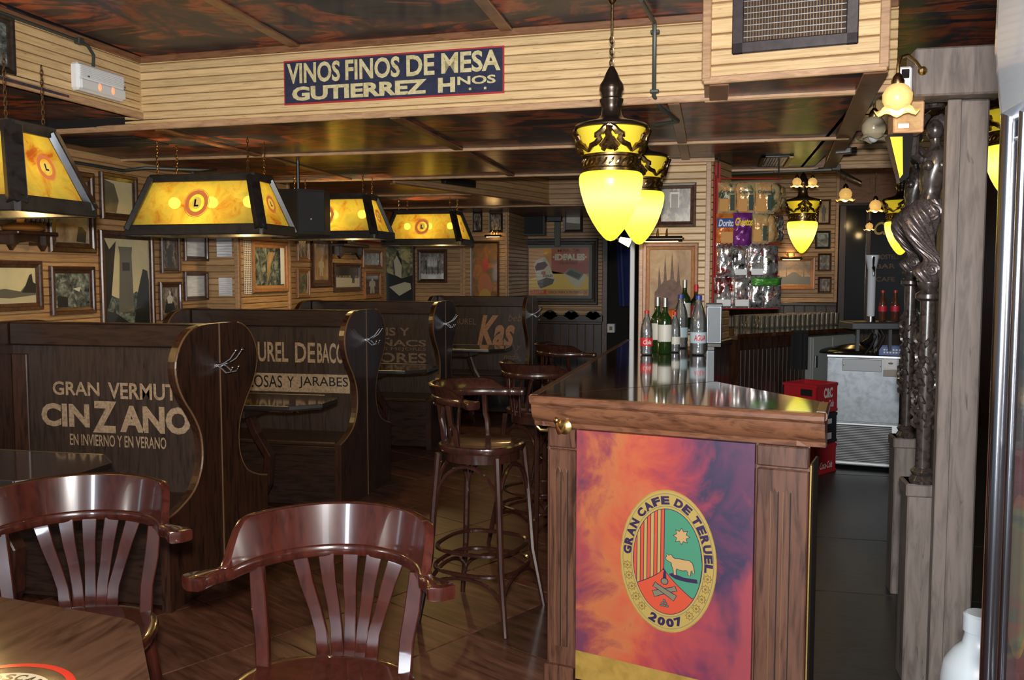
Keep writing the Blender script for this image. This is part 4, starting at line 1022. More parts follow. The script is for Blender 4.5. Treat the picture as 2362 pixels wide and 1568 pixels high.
# left wall
picture(PW, (-60, 600, 92, 718), 'dark-framed wide landscape under a yellow sky, cut by the left edge', FRAMEW, PALE, [([(0, .05), (1, .05), (1, .30), (.8, .5), (.7, .33), (.4, .42), (.2, .36), (0, .4)], MID), ([(.72, .3), (.78, .42), (.88, .8), (.93, .85), (.95, .6), (1, .55), (1, .28)], DK), ([(0, 0), (1, 0), (1, .22), (.5, .14), (0, .2)], LT)])
picture(PW, (113, 614, 214, 725), 'small walnut-framed grey street photograph beside the wide landscape', FRAMEW, BW, [([(.05, 0), (.35, 0), (.35, .3), (.05, .35)], DK), ([(.5, .55), (.75, .6), (.7, .45)], WT)])
picture(PW, (107, 392, 214, 583), 'walnut-framed hazy hillside print above the small grey street photograph', FRAMEW, BLUEG, [([(0, 0), (1, 0), (1, .25), (0, .32)], SEP), ([(.62, .02), (.7, .26), (.82, .26), (.95, .18), (.92, .0)], DK)])
picture(PW, (228, 402, 312, 508), 'brown-framed sky picture partly behind the second lantern', FRAMEW, PALE, [([(0, 0), (.4, 0), (.5, .4), (.35, .9), (0, 1)], MID)])
picture(PW, (229, 534, 352, 810), 'tall framed photograph of a square tower and a dark silhouette', FRAMEW, PALE, [([(0, 0), (1, 0), (1, .35), (.7, .5), (.4, .42), (.2, .45), (0, .5)], BW), ([(0, .3), (.12, .45), (.25, .98), (.1, .9), (0, 1)], DK), ([(.28, .3), (.33, .85), (.30, .93), (.62, .93), (.60, .85), (.63, .3)], MID), ([(.38, .70), (.38, .78), (.55, .78), (.55, .70)], DK), ([(.6, .1), (.72, .48), (.80, .62), (.86, .72), (.97, .70), (1, .6), (1, .05)], DK), ([(0, 0), (1, 0), (1, .12), (.5, .2), (.2, .3), (0, .32)], DK)], fw=.055)
picture(PW, (367, 543, 411, 630), 'narrow dark frame with a standing figure in black', FRAMEW, BW2, [(man(.5, .26), DK)])
picture(PW, (365, 650, 414, 737), 'narrow dark frame with a seated figure in white blouse', FRAMEW, BW2, [([(.1, .05), (.25, .45), (.5, .52), (.75, .45), (.9, .05)], DK), ([(.35, .4), (.3, .62), (.45, .72), (.42, .82), (.5, .9), (.58, .82), (.55, .72), (.7, .62), (.65, .4)], WT)])
picture(PW, (421, 528, 475, 602), 'small frame with white glare painted in, directly under the second lantern', FRAMEW, GLARE)
picture(PW, (422, 626, 475, 693), 'lower of the two small frames with white glare painted in', FRAMEW, GLARE)
def glare_sheet(pl, r, label, mt=GLARE):  # pale strips imitating window glare on the pilaster; no paper hangs there
    a0, z0, a1, z1 = pl.rect(*r, off=.014); n = 9; W = a1-a0; t = thing('glare_patch', label, 'glare', tuple(pl.w(a0, z0, .0145)), pl.rot, 'painted glare patches')
    for i in range(n): MB().box((0, -.0025, (z1-z0)*i/n), (W, 0, (z1-z0)*(i+.86)/n)).build('glare_strip', mt, t)
glare_sheet(PPF, (500, 537, 535, 592), 'upper pale striped patch of painted glare on the pine pilaster'); glare_sheet(PPF, (505, 640, 536, 682), 'lower pale striped patch of painted glare on the pine pilaster')
t = picture(PPS, (578, 556, 660, 674), 'picture of a narrow street in a broad orange-brown frame on the pilaster', FRAMEP, BW, [([(.4, 0), (.55, .6), (.7, .9), (.45, .9), (.4, .6)], SEP)], fw=.06)
a0, z0, a1, z1 = PPS.rect(644, 572, 652, 655, off=.03)
MB().box((0, -.004, 0), (a1-a0, 0, z1-z0)).build('white_edge', WHITEP, t, loc=(a0-PPS.rect(578, 556, 660, 674, off=.012)[0], -.03, z0-PPS.rect(578, 556, 660, 674, off=.012)[1]))
g = thing('wire_mesh_strip', 'narrow strip of pale wire mesh beside the street picture', 'grille', (0, 0, 0)); a0, z0, a1, z1 = PPS.rect(562, 553, 578, 678, off=.015); g.location = PPS.w(a0, z0, .016); g.rotation_euler.z = PPS.rot
for i in range(26): MB().box((0, -.003, (z1-z0)*i/25), (a1-a0, 0, (z1-z0)*i/25+.005)).build('wire', WHITEP, g)
for i in range(5): MB().box(((a1-a0)*i/4, -.004, 0), ((a1-a0)*i/4+.006, -.002, z1-z0)).build('wire', WHITEP, g)
# further left wall
picture(PW2, (682, 543, 710, 602), 'small picture in orange-brown frame, upper left past the pilaster', FRAMEP, BW2)
picture(PW2, (682, 620, 711, 686), 'small picture in orange-brown frame, lower left past the pilaster', FRAMEP, GREEN)
picture(PW2, (716, 546, 762, 662), 'tall brown picture between the small orange frames and the square photograph', FRAMEW, SEP, [(man(.5, .2, .1, .6), LT)])
picture(PW2, (768, 607, 830, 672), 'walnut-framed photograph of a bull ring scene under the carved shelf', FRAMEW, BW2, [([(0, 0), (1, 0), (1, .45), (0, .5)], WT), (man(.75, .08, .2, .7), DK), ([(0, .6), (1, .6), (1, 1), (0, 1)], DK)])
picture(PW2, (834, 577, 878, 617), 'small square picture with light brown frame, right of the carved shelf', FRAMEP, BW2)
picture(PW2, (838, 626, 876, 688), 'small portrait of a figure in white, light brown frame', FRAMEP, DK, [(man(.5, .24), WT)])
picture(PW2, (886, 476, 930, 534), 'round-topped orange picture peeking above the third lantern', FRAMEW, REDP)
sg = thing('enamel_sign', 'white enamel strip sign with red lower edge below the third lantern', 'sign', (0, 0, 0)); a0, z0, a1, z1 = PW2.rect(826, 543, 882, 561, off=.014); sg.location = PW2.w(a0, z0, .015); sg.rotation_euler.z = PW2.rot
MB().box((0, -.004, 0), (a1-a0, 0, z1-z0)).build('sign_plate', WHITEP, sg); MB().box((0, -.006, 0), (a1-a0, -.004, (z1-z0)*.3)).build('red_edge', RED, sg)
# end wall of the booths
picture(PE, (885, 563, 958, 720), 'tall garden picture with a man in yellow coat and a pale bench', FRAMEW, GREEN, [([(0, 0), (1, 0), (1, .55), (.6, .5), (0, .6)], DK), (man(.45, .16, .25, .95), DK), ([(.35, .55), (.3, .78), (.42, .86), (.6, .7), (.58, .5)], LT), ([(.12, .36), (.5, .22), (.95, .33), (.92, .42), (.7, .44)], LT)], fw=.035)
picture(PE, (963, 575, 1032, 652), 'walnut-framed photograph of a row of people standing', FRAMEW, BW2, [([(0, 0), (1, 0), (1, .22), (0, .22)], WT)]+[(man(.12+.125*i, .055, .18, .78), DK if i % 2 else MID) for i in range(7)], fw=.05)
picture(PQ, (1090, 489, 1113, 535), 'little dark frame high on the far pilaster, left one', FRAMEB, BW2)
picture(PQ, (1128, 490, 1160, 536), 'little dark frame high on the far pilaster, right one', FRAMEB, BW2)
picture(PQ, (1086, 556, 1152, 720), 'tall red and gold floral poster lit by a small picture lamp', FRAMEW, REDP, [(ellipse(.5, .35, .3, .2, 20), base('poster_orange', (.42, .14, .05), .4)), (ellipse(.52, .68, .13, .1, 16), base('poster_red', (.50, .06, .04), .4)), (ellipse(.5, .2, .25, .12, 16), base('poster_gold', (.42, .27, .05), .4))], fw=.03)
def picture_lamp(pl, px0, px1, py, label, en=1.2, arm=.16, r=.014):
    a0, z = pl.loc(px0, py, arm); a1, _ = pl.loc(px1, py, arm); c = pl.w((a0+a1)/2, z, 0); t = thing('picture_lamp', label, 'lamp', tuple(c), pl.rot); l = (a1-a0)/2
    MB().tube([(-l, -arm, 0), (l, -arm, 0)], r, 12).build('lamp_tube', BRONZE, t, smooth=True)
    MB().tube([(l, -arm, 0), (l+.012, -arm, 0)], r*.4, 8).build('finial', BRASS, t, smooth=True)
    for s in (-1, 1): MB().tube([(s*.03, -.012, .03), (s*.03, -arm*.4, .07), (s*.03, -arm*.85, .045), (s*.03, -arm, r)], .005, 6).build('arm', BRASS, t, smooth=True)
    MB().box((-l*.8, -arm-r*.5, -r*1.05), (l*.8, -arm+r*.5, -r*.9)).build('lit_strip', BULB2, t)
    a = area('picture_light', (0, 0, 0), (0, 0, -1), l*1.5, .02, en, (1, .60, .22)); a.parent = t; a.location = (0, -arm, -r*1.3); a.rotation_euler = (math.radians(-38), 0, 0)
    # a little light also escapes upwards over the boards
    b = point('picture_glow', (0, -arm*.4, .03), en*.25, (1, .6, .22), .02, t)
    return t
picture_lamp(PQ, 1118, 1156, 544, 'small picture lamp above the red floral poster', 1.2, .15)
PK_ = PK
picture(PK_, (1512, 422, 1606, 524), 'dark-framed photograph of a gateway and a crowd on the pine column', FRAMEW, BW2, [([(0, .4), (.25, .42), (.25, 1), (0, 1)], MID), ([(.30, .42), (.30, .9), (.62, .9), (.62, .42)], WT), ([(.34, .42), (.34, .84), (.58, .84), (.58, .42)], MID)], fw=.04)
picture(PK_, (1482, 560, 1610, 770), 'large light-brown frame with a sepia print of cathedral spires', FRAMEP, SEP2, [([(.12, .1), (.12, .45), (.2, .5), (.22, .8), (.28, .55), (.34, .6), (.37, .95), (.42, .6), (.5, .62), (.54, .98), (.6, .62), (.66, .58), (.70, .85), (.75, .55), (.85, .45), (.9, .1)], photo('cathedral_tone', [(.3, (.07, .04, .03)), (.6, (.17, .09, .06)), (.8, (.26, .15, .10))], 18)), ([(0, 0), (1, 0), (1, .12), (0, .14)], DK)], fw=.05)
picture_lamp(PK_, 1478, 1574, 551, 'long bronze picture lamp on the pine column, over the cathedral print', .22,   .20, .019); bsdf(MATS['cathedral_tone']).inputs['Coat Weight'].default_value = 0; bsdf(MATS['cathedral_tone']).inputs['Roughness'].default_value = .6
# spotlight bulb under the second pendant
sp = thing('spot_bulb', 'small lit spot bulb showing just below the second pendant', 'lamp', tuple(atd(1443, 556, 6.0)))
MB().tube([(-.04, 0, .012), (.03, 0, -.012)], [.016, .030], 12).build('bulb', BULB2, sp, smooth=True); MB().tube([(-.09, 0.0, .03), (-.04, 0, .012)], [.018, .018], 10).build('lamp_holder', BRONZE, sp)
MB().tube([(-.09, 0, .03), (-.12, .06, .10), (-.10, .15, .3), (-.10, .15, ZL-sp.location.z)], .006, 6).build('arm', BRONZE, sp)

# IDEALES advertisement
t = picture(PF, (1199, 550, 1380, 703), 'large framed orange and red advertisement reading IDEALES', FRAMEB, base('ad_orange', (.60, .28, .06), .35, coat=.8), (), fw=.085, mat_=base('ad_mount_teal', (.09, .105, .09), .4))
x0, z0, x1, z1 = t['_in']; fx = lambda k: x0+(x1-x0)*k; fz = lambda k: z0+(z1-z0)*k
ADR = base('ad_red', (.36, .06, .03), .35, coat=.8); ADY = base('ad_yellow', (.78, .55, .06), .35, coat=.8); ADC = base('ad_cream', (.60, .58, .42), .35, coat=.8); ADN = base('ad_black', (.02, .025, .02), .35, coat=.8); ADG = base('ad_green', (.11, .17, .09), .35, coat=.8)
def flat(pts, mt, lev, nm='print_figure'): return facing(MB().poly([(fx(a), fz(b)) for a, b in pts], -.0078-.0006*lev).build(nm, mt, t))
flat([(.38, .46), (1, .46), (1, 1), (.38, 1)], ADR, 0); flat([(0, .13), (1, .13), (1, .40), (.6, .46), (.38, .52), (.3, .46), (0, .34)], ADY, 0)
flat([(.08, .65), (.13, .75), (.27, .82), (.33, .70), (.45, .30), (.20, .14), (.16, .2)], ADC, 2); flat([(.16, .21), (.20, .14), (.40, .24), (.43, .34), (.30, .38), (.14, .30)], ADN, 3)
flat([(.10, .6), (.14, .68), (.27, .72), (.32, .64), (.25, .55), (.12, .52)], base('ad_mauve', (.16, .10, .12), .4), 3); flat([(.21, .44), (.28, .44), (.28, .51), (.21, .51)], ADR, 4)
flat([(.58, .45), (.70, .60), (.98, .42), (.85, .18), (.78, .18)], ADC, 2); flat([(.60, .46), (.70, .60), (.92, .46), (.84, .32)], ADG, 3); flat([(.63, .46), (.70, .54), (.88, .44), (.83, .36)], ADN, 4)
for s, bx, mt, lv, bo in (('·IDEALES·', (.40, .74, .97, .88), ADC, 5, .06), ('MARCA', (.48, .92, .85, .98), ADN, 5, .02), ('SUAVES', (.52, .66, .82, .71), ADN, 5, .01), ('UNICA FABRICA EN ESPAÑA DE', (.33, .04, .98, .11), ADN, 5, .01), ('SUPERIOR', (.02, .02, .30, .12), RED, 5, .03), ('IDEALES', (.24, .39, .40, .44), ADN, 5, .03)):
    facing(text_into(MB(), s, (fx(bx[0]), fz(bx[1]), fx(bx[2]), fz(bx[3])), -.0078-.0006*lv, bo).build('print_lettering', mt, t))
picture(PF, (1300, 490, 1345, 536), 'small dark frame on the far wall between the grey box and the pendant', FRAMEB, WT, [([(0, 0), (1, 0), (1, .4), (0, .5)], MID)])
a0, z0, a1, z1 = PF.rect(1178, 487, 1256, 543, off=.25); t = thing('wall_speaker', 'black loudspeaker high on the far wall', 'loudspeaker', tuple(PF.w(a0, z0, .25)))
MB().prism([(0, 0), (a1-a0, .0), (a1-a0, .16), (a1-a0-.05, .22), (.03, .22), (0, .16)], 0, z1-z0, 'z').build('cabinet', BLACK, t); MB().box((.02, -.008, .02), (a1-a0-.02, 0, z1-z0-.02), None, .004).build('grille', base('speaker_cloth', (.02, .02, .022), .8), t)
MB().tube([((a1-a0)/2, .2, .1), ((a1-a0)/2, .26, .1)], .02, 8).build('bracket', BLACK, t); MB().lathe([(.02, 0), (.015, .006), (.0, .008)], 12, Matrix.Translation(((a1-a0)*.35, -.008, (z1-z0)*.48)) @ Matrix.Rotation(PI/2, 4, 'X')).build('badge', STEEL, t)
a0, z0, a1, z1 = PF.rect(1262, 486, 1297, 512, off=.05); t = thing('junction_box', 'dark grey box with a trailing tube on the far wall', 'box', tuple(PF.w(a0, z0, .05)))
MB().box((0, -.06, 0), (a1-a0, .04, z1-z0), None, .008).build('housing', BLACK, t); MB().box(((a1-a0)*.5, -.03, -.33), ((a1-a0)*.9, .0, 0), None, .005).build('tube', PIPE, t)
# ornate dark cap above the far wainscot
oc = thing('carved_rail', 'dark scalloped carved rail above the far wainscot', 'rail', (0, 0, 0)); a0, z0, a1, z1 = PF.rect(1246, 706, 1392, 742, off=.03); oc.location = PF.w(a0, z0, .03); W_ = a1-a0; Hh = z1-z0
MB().box((0, -.02, 0), (W_, 0, Hh*.45), None, .004).build('rail_board', BENCH, oc); MB().box((0, -.03, Hh*.82), (W_, 0, Hh*.84)).build('upper_lip', BENCH, oc)
for c_ in (.16, .5, .84):
    for dx, rr in ((-.09, .14), (-.045, .22), (0, .32), (.045, .22), (.09, .14)):
        MB().lathe([(.001, -.02), (Hh*rr, -.02), (Hh*rr*.9, 0)], 14, Matrix.Translation((W_*(c_+dx), 0, Hh*.45)) @ Matrix.Rotation(-PI/2, 4, 'X')).build('leaf_carving', BENCH, oc)
# hanging blue cloth in the doorway, light switch
bcl = aty(1436, 640, 11.6); t = thing('blue_banner', 'strip of blue cloth hanging in the dark doorway', 'cloth', (bcl.x, 11.6, 1.15))
m = MB(); n = 9; vs = []
for j in range(8):
    for i in range(n): vs.append((-.09+.18*i/(n-1)+.05*(1-j/7), .02*math.sin(i*1.9), .98*j/7))
m.add(vs, [(j*n+i, j*n+i+1, (j+1)*n+i+1, (j+1)*n+i) for j in range(7) for i in range(n-1)]); m.build('cloth', base('blue_cloth', (.02, .035, .16), .7), t, smooth=True)
MB().tube([(-.15, 0, .98), (.15, 0, .98)], .01, 6).build('rod', BRONZE, t); MB().tube([(0, 0, .98), (0, 0, 1.1)], .005, 6).build('cord', BLACK, t)
p = aty(1409, 757, 12.1); t = thing('light_switch', 'white switch plate beside the dark doorway', 'switch', (p.x, 12.1, p.z)); MB().box((-.05, 0, -.06), (.05, .16, .06), None, .006).build('plate', WHITEP, t); MB().box((-.02, -.008, -.025), (.02, 0, .025), None, .003).build('rocker', CREAMT, t)

# back-of-bar wall pictures
picture(PR, (1783, 592, 1880, 668), 'wide pine-framed print of a bridge lit by a warm lamp behind the bar', FRAMEP, SEP, [([(0, .05), (1, .05), (1, .35), (.75, .35), (.55, .55), (.45, .55), (.25, .35), (0, .35)], MID), ([(.25, .35), (.27, .8), (.29, .35)], MID), ([(.78, .35), (.80, .8), (.82, .35)], MID)], fw=.05)
picture_lamp(PR, 1800, 1850, 596, 'small picture lamp behind the bar, under the far pendant', 2.2, .14)
picture(PR, (1886, 584, 1918, 626), 'upper small dark frame on the back-bar wall', FRAMEW, BW2); picture(PR, (1886, 638, 1918, 676), 'lower small dark frame on the back-bar wall', FRAMEW, BW2)
picture(PR, (1884, 460, 1916, 518), 'tall dark picture of a woman beside the far pendant', FRAMEW, SEP, [(man(.5, .25), DK)]); picture(PR, (1880, 532, 1916, 574), 'dark frame between the tall woman picture and the small frames', FRAMEB, BW)
MB().box((0, -.04, 0), (2.0, 0, .045), None, .008)
# ================================================================ SIGNS AND FITTINGS
# blue sign on the beam
c = [PB.loc(*q) for q in ((660, 245), (1165, 216), (1166, 107), (659, 143))]
ax0 = (c[0][0]+c[3][0])/2; ax1 = (c[1][0]+c[2][0])/2; zb = (c[0][1]+c[1][1])/2; ztp = (c[2][1]+c[3][1])/2; W_ = ax1-ax0; Hh = ztp-zb
t = thing('wine_sign', 'dark blue tin sign reading VINOS FINOS DE MESA on the pine beam', 'sign', tuple(PB.w(ax0, zb, .014)), PB.rot)
NAVY = wood('sign_navy', (.018, .022, .045), (.030, .036, .070), (6, 6, 6), .3, 0, False, bmp=.02, coat=.4); SRED = base('sign_red', (.40, .03, .035), .35); SCR = wood('sign_cream', (.42, .35, .15), (.60, .53, .30), (9, 9, 9), .4, 0, False, bmp=0)
MB().box((0, -.006, 0), (W_, 0, Hh), None, .001).build('sign_border', SRED, t); MB().box((.007, -.008, .008), (W_-.007, -.004, Hh-.008)).build('sign_plate', NAVY, t); pt = [o for o in t.children if o.name.startswith('sign_plate')][0]
L_ = [('VINOS', (.018, .47, .27, .93), .028), ('FINOS', (.295, .475, .545, .93), .028), ('DE', (.575, .475, .70, .93), .028), ('MESA', (.73, .48, .985, .93), .028), ('GUTIERREZ', (.04, .08, .665, .40), .045), ('H', (.715, .08, .79, .40), .045), ('NOS', (.80, .22, .965, .40), .03)]
for s, bx, bo in L_: facing(text_into(MB(), s, (W_*bx[0], Hh*bx[1], W_*bx[2], Hh*bx[3]), -.0088, bo).build('sign_lettering', SCR, pt))
for k in (.855, .92): facing(MB().poly([(W_*k-.006, Hh*.10), (W_*k+.006, Hh*.10), (W_*k+.006, Hh*.15), (W_*k-.006, Hh*.15)], -.0088).build('sign_dot', SCR, pt))
# emergency light on the soffit
a0, zb = PS.loc(155, 208); a1, _ = PS.loc(265, 220); zt_ = PS.loc(210, 160)[1]; zb = PS.loc(210, 222)[1]; W_ = a1-a0; Hh = zt_-zb
t = thing('emergency_light', 'white plastic emergency light box with two glowing red lamps', 'light', tuple(PS.w(a0, zb, .013)), PS.rot)
MB().box((0, -.05, 0), (W_, 0, Hh), None, .012).build('housing', WHITEP, t); MB().box((W_*.03, -.062, Hh*.05), (W_*.97, -.05, Hh*.42), None, .006).build('diffuser', base('frosted_diffuser', (.7, .74, .76), .2, coat=.5), t)
for k in range(7): MB().box((W_*.04, -.056, Hh*(.50+.062*k)), (W_*.96, -.05, Hh*(.535+.062*k))).build('rib', WHITEP, t)
for k in (.40, .68): MB().sphere((W_*k, -.060, Hh*.26), .014, 10, sc=(.9, .5, 1.4)).build('lamp_lens', base('red_lamp', (1, .2, .1), .3, emit=(1, .22, .10), estr=1.6), t, smooth=True)
for k in (.2, .97): MB().sphere((W_*k, -.053, Hh*.55), .006, 8).build('screw', BLACK, t)
t = thing('electrical_conduit', 'thin dark conduit running along the soffit to the emergency light', 'pipe', (0, 0, 0))
pz = lambda px, py: PS.hit(px, py, .03)
MB().tube([tuple(PS.w(PS.loc(-40, 30)[0], ZH-.03, .03)), tuple(PS.w(PS.loc(172, 86)[0], ZH-.035, .03)), tuple(PS.w(PS.loc(190, 88)[0], ZH-.045, .03)), tuple(PS.w(PS.loc(203, 100)[0], ZH-.08, .03)), tuple(PS.w(PS.loc(203, 155)[0], zt_, .03))], .008, 8).build('pipe_run', PIPE, t, smooth=True)
q = PS.w(PS.loc(172, 86)[0], ZH-.035, .02); MB().box((q.x-.01, q.y-.02, q.z-.015), (q.x+.02, q.y+.02, q.z+.015), None, .003).build('pipe_clip', PIPE, t)
# dark grille picture at the far left of the soffit
picture(PS, (-60, 30, 24, 162), 'black-framed lattice panel at the left end of the soffit', FRAMEB, BW, dep=.03, fw=.03)
# ventilation grille in the box
a0, z0 = PV.loc(1690, 128); a1, _ = PV.loc(1980, 100); zt_ = ZH-.0; z0 = PV.loc(1840, 116)[1]
t = thing('ventilation_grille', 'large dark-framed metal ventilation grille in the pine box', 'grille', tuple(PV.w(a0, z0, .013)), PV.rot); W_ = a1-a0; Hh = .36
Hh = ZH-z0
fr = .045; VF = wood('grille_frame', (.018, .012, .014), (.045, .032, .036), (5, 5, 5), .35, 0, False)
for b_ in (((0, 0), (W_, fr)), ((0, Hh-.0), (W_, Hh-.001)), ((0, 0), (fr, Hh)), ((W_-fr, 0), (W_, Hh))):
    if b_[1][1]-b_[0][1] > .01: MB().box((b_[0][0], -.018, b_[0][1]), (b_[1][0], 0, b_[1][1]), None, .004).build('grille_frame', VF, t)
MB().box((fr, -.001, fr), (W_-fr, 0, Hh)).build('grille_back', base('duct_dark', (.035, .018, .008), .7), t)
n = 9
for i in range(n): z_ = fr+.014+(Hh-fr-.02)*i/n; MB().box((fr, -.014, z_), (W_-fr, -.010, z_+.0035)).build('grille_blade', base('grille_steel', (.25, .25, .26), .4, .9), t)
for i in range(16):
    for dx in (0, .012): x_ = fr+.012+(W_-2*fr-.02)*i/16+dx; MB().box((x_, -.009, fr), (x_+.003, -.004, Hh)).build('grille_bar', base('bronze_bar', (.20, .13, .075), .4, .8), t)
for k, z_ in ((.02, .25), (W_-.02, .31)): MB().sphere((k, -.018, min(z_, Hh-.03)), .007, 8).build('screw', CHROME, t)
# conduit dropping in front of the beam, elbow and ceiling run
t = thing('beam_conduit', 'dark green-grey conduit dropping down the beam behind the near pendant', 'pipe', (0, 0, 0))
cx = PB.loc(1512, 150)[0]; P_ = [tuple(PB.w(cx-.02, ZH-.02, .35)), tuple(PB.w(cx, ZH-.035, .06)), tuple(PB.w(cx-.002, ZH-.09, .03)), tuple(PB.w(cx-.002, ZL+.02, .03)), tuple(PB.w(cx+.02, ZL-.02, -.02)), tuple(PB.w(cx+.06, ZL-.018, -.45)), tuple(PB.w(cx-.06, ZL-.018, -.52))]
MB().tube(P_, .010, 8).build('pipe_run', PIPE, t, smooth=True)
for z_ in (ZH-.07, ZL+.04): q = PB.w(cx, z_, .03); MB().box((q.x-.02, q.y-.012, q.z-.008), (q.x+.02, q.y+.03, q.z+.008), None, .003).build('pipe_clip', PIPE, t)
t = thing('ceiling_conduit', 'conduit run along the ceiling edge above the snack rack', 'pipe', (0, 0, 0)); pA = atz(1655, 402, ZL-.02); pB = atz(1928, 390, ZL-.02)
MB().tube([tuple(pA), tuple((pA+pB)/2), tuple(pB), (pB.x+.35, pB.y+1.2, pB.z+.02)], .012, 8).build('pipe_run', PIPE, t, smooth=True); MB().box((pB.x-.03, pB.y-.02, pB.z-.01), (pB.x+.03, pB.y+.02, pB.z+.035), None, .004).build('pipe_clip', PIPE, t)
for f_ in (.1, .5): q = pA.lerp(pB, f_); MB().box((q.x-.012, q.y-.02, q.z-.01), (q.x+.012, q.y+.02, q.z+.02), None, .003).build('pipe_clip', PIPE, t)
t = thing('wall_conduit', 'conduit hugging the left wall below the booth ceiling', 'pipe', (0, 0, 0)); w1 = atx(120, 345, XW+.03); 
MB().tube([(XW+.03, 3.2, 2.24), (XW+.03, atx(285, 376, XW+.03).y, 2.25), (XW+.12, atx(300, 372, XW).y, 2.28), (XW+.55, atx(330, 372, XW).y+.02, 2.27), (XW+.75, 5.1, 2.18), (XW+.78, 5.1, 2.08)], .011, 8).build('pipe_run', PIPE, t, smooth=True); MB().box((XW+.012, 4.0, 2.225), (XW+.045, 4.03, 2.262), None, .003).build('pipe_clip', PIPE, t)
# ceiling vents
a = atz(1757, 345, ZL); t = thing('ceiling_vent', 'small rectangular ceiling vent with white slats over the bar', 'vent', (a.x, a.y, ZL)); b = atz(1860, 330, ZL); W_ = .33; D_ = .38
a_ = atz(1757, 358, ZL); b_ = atz(1850, 331, ZL); W_ = b_.x-a_.x+.0; D_ = abs(atz(1800, 331, ZL).y-atz(1800, 358, ZL).y); t.location = (a_.x, atz(1800, 358, ZL).y-.0, ZL)
for q in (((0, 0), (W_, .03)), ((0, D_-.03), (W_, D_)), ((0, 0), (.03, D_))): MB().box((q[0][0], q[0][1], -.012), (q[1][0], q[1][1], 0), None, .003).build('vent_frame', BLACK, t)
MB().box((W_-.03, 0, -.02), (W_, D_, 0), None, .003).build('vent_frame', base('yellowed_plastic', (.42, .27, .06), .4), t)
for i in range(7): MB().box((.04+i*(W_-.08)/7, .03, -.010), (.04+i*(W_-.08)/7+.022, D_-.03, -.002)).build('vent_slat', WHITEP, t)
a_ = atz(222, 333, ZL); t = thing('ceiling_vent', 'long black slot vent in the ceiling near the left wall', 'vent', (-3.72, 4.55, ZL)); MB().box((0, 0, -.008), (.55, .34, 0), None, .003).build('vent_frame', BLACK, t); MB().box((.03, .03, -.010), (.52, .31, -.004)).build('vent_slot', DARK, t)
for i in range(3): MB().box((.03, .07+i*.08, -.012), (.52, .078+i*.08, -.006)).build('vent_slat', BLACK, t)
p = aty(1055, 421, 7.9); t = thing('bulkhead_box', 'black rectangular fitting on the diagonal bulkhead', 'box', (0, 0, 0)); PD = Pl((dg0.x, dg0.y), (dg1.x, dg1.y)); a0, z0, a1, z1 = PD.rect(1020, 411, 1092, 428, off=.03); t.location = PD.w(a0, z0, .014); t.rotation_euler.z = PD.rot
MB().box((0, -.05, 0), (a1-a0, 0, z1-z0), None, .006).build('housing', BLACK, t); MB().box((.03, -.055, .015), (a1-a0-.03, -.05, z1-z0-.015)).build('face', BLACKG, t)
# black loudspeaker between the lanterns
p = atd(640, 540, 6.1); t = thing('hanging_speaker', 'black angled loudspeaker between the second and third lanterns', 'loudspeaker', (p.x, p.y, p.z))
MB().prism([(0, -.02), (.16, -.03), (.30, .10), (.27, .26), (-.04, .26)], 0, .30, 'z').build('cabinet', BLACK, t); MB().prism([(.17, -.034), (.302, .088), (.300, .096), (.165, -.026)], .02, .28, 'z').build('grille', base('speaker_cloth', (.02, .02, .022), .8), t)
MB().tube([(.1, .12, .29), (.1, .12, ZL-p.z)], .012, 8).build('bracket', BLACK, t); MB().sphere((.235, .025, .10), .008, 8).build('badge', CHROME, t)

# carved shelves with ornaments
def shelf(pl, r, label, orn_label, kind):
    a0, z0, a1, z1 = pl.rect(*r, off=.08); W = a1-a0; Hh = z1-z0; t = thing('carved_shelf', label, 'shelf', tuple(pl.w(a0, z0, .012)), pl.rot)
    MB().box((0, -.17, Hh*.80), (W, 0, Hh), None, .006).build('shelf_board', BENCH, t)
    P = [(W*.05, Hh*.8), (W*.05, .03), (W*.12, 0), (W*.2, .03), (W*.27, Hh*.42), (W*.5, Hh*.5), (W*.73, Hh*.42), (W*.8, .03), (W*.88, 0), (W*.95, .03), (W*.95, Hh*.8)]
    MB().prism(P, -.10, -.075, 'y').build('carved_apron', BENCH, t); MB().box((W*.08, -.12, Hh*.3), (W*.14, 0, Hh*.8)).build('bracket', BENCH, t); MB().box((W*.86, -.12, Hh*.3), (W*.92, 0, Hh*.8)).build('bracket', BENCH, t)
    c = pl.w(a0+W*.45, z0+Hh+.0, .09); o = thing(kind, orn_label, kind.split('_')[-1], tuple(c), pl.rot)
    return o, W
o, W = shelf(PW, (6, 534, 102, 578), 'dark carved wall shelf at the left edge, under the first lantern', 'amber glass lidded bowl standing on the left carved shelf', 'glass_bowl')
k = .10
MB().lathe([(.001, 0), (k, 0), (k*1.15, .012), (k*1.1, .026), (k*.8, .045), (k*.4, .055), (.001, .058)], 24).build('bowl', base('amber_ceramic', (.32, .13, .03), .2, coat=1), o, smooth=True); MB().sphere((-.02, 0, .075), .026, 12).build('amber_knob', base('orange_ornament', (.55, .22, .03), .3, emit=(1, .4, .05), estr=.1), o, smooth=True); MB().lathe([(.012, .056), (.006, .07), (.014, .10)], 10, Matrix.Translation((.035, 0, 0))).build('stem', CREAMT, o)
o, W = shelf(PW2, (772, 563, 832, 597), 'dark carved wall shelf past the pilaster, holding an old iron', 'old black flat iron standing on the far carved shelf', 'flat_iron')
MB().prism([(-.12, -.05), (.10, -.05), (.19, 0), (.10, .05), (-.12, .05)], 0, .05, 'z').build('iron_body', BRONZE, o); MB().tube([(-.08, 0, .05), (-.08, 0, .11), (.06, 0, .11), (.06, 0, .05)], .012, 8).build('handle', BLACK, o, smooth=True); MB().sphere((0, -.05, .03), .012, 8).build('badge', CHROME, o)
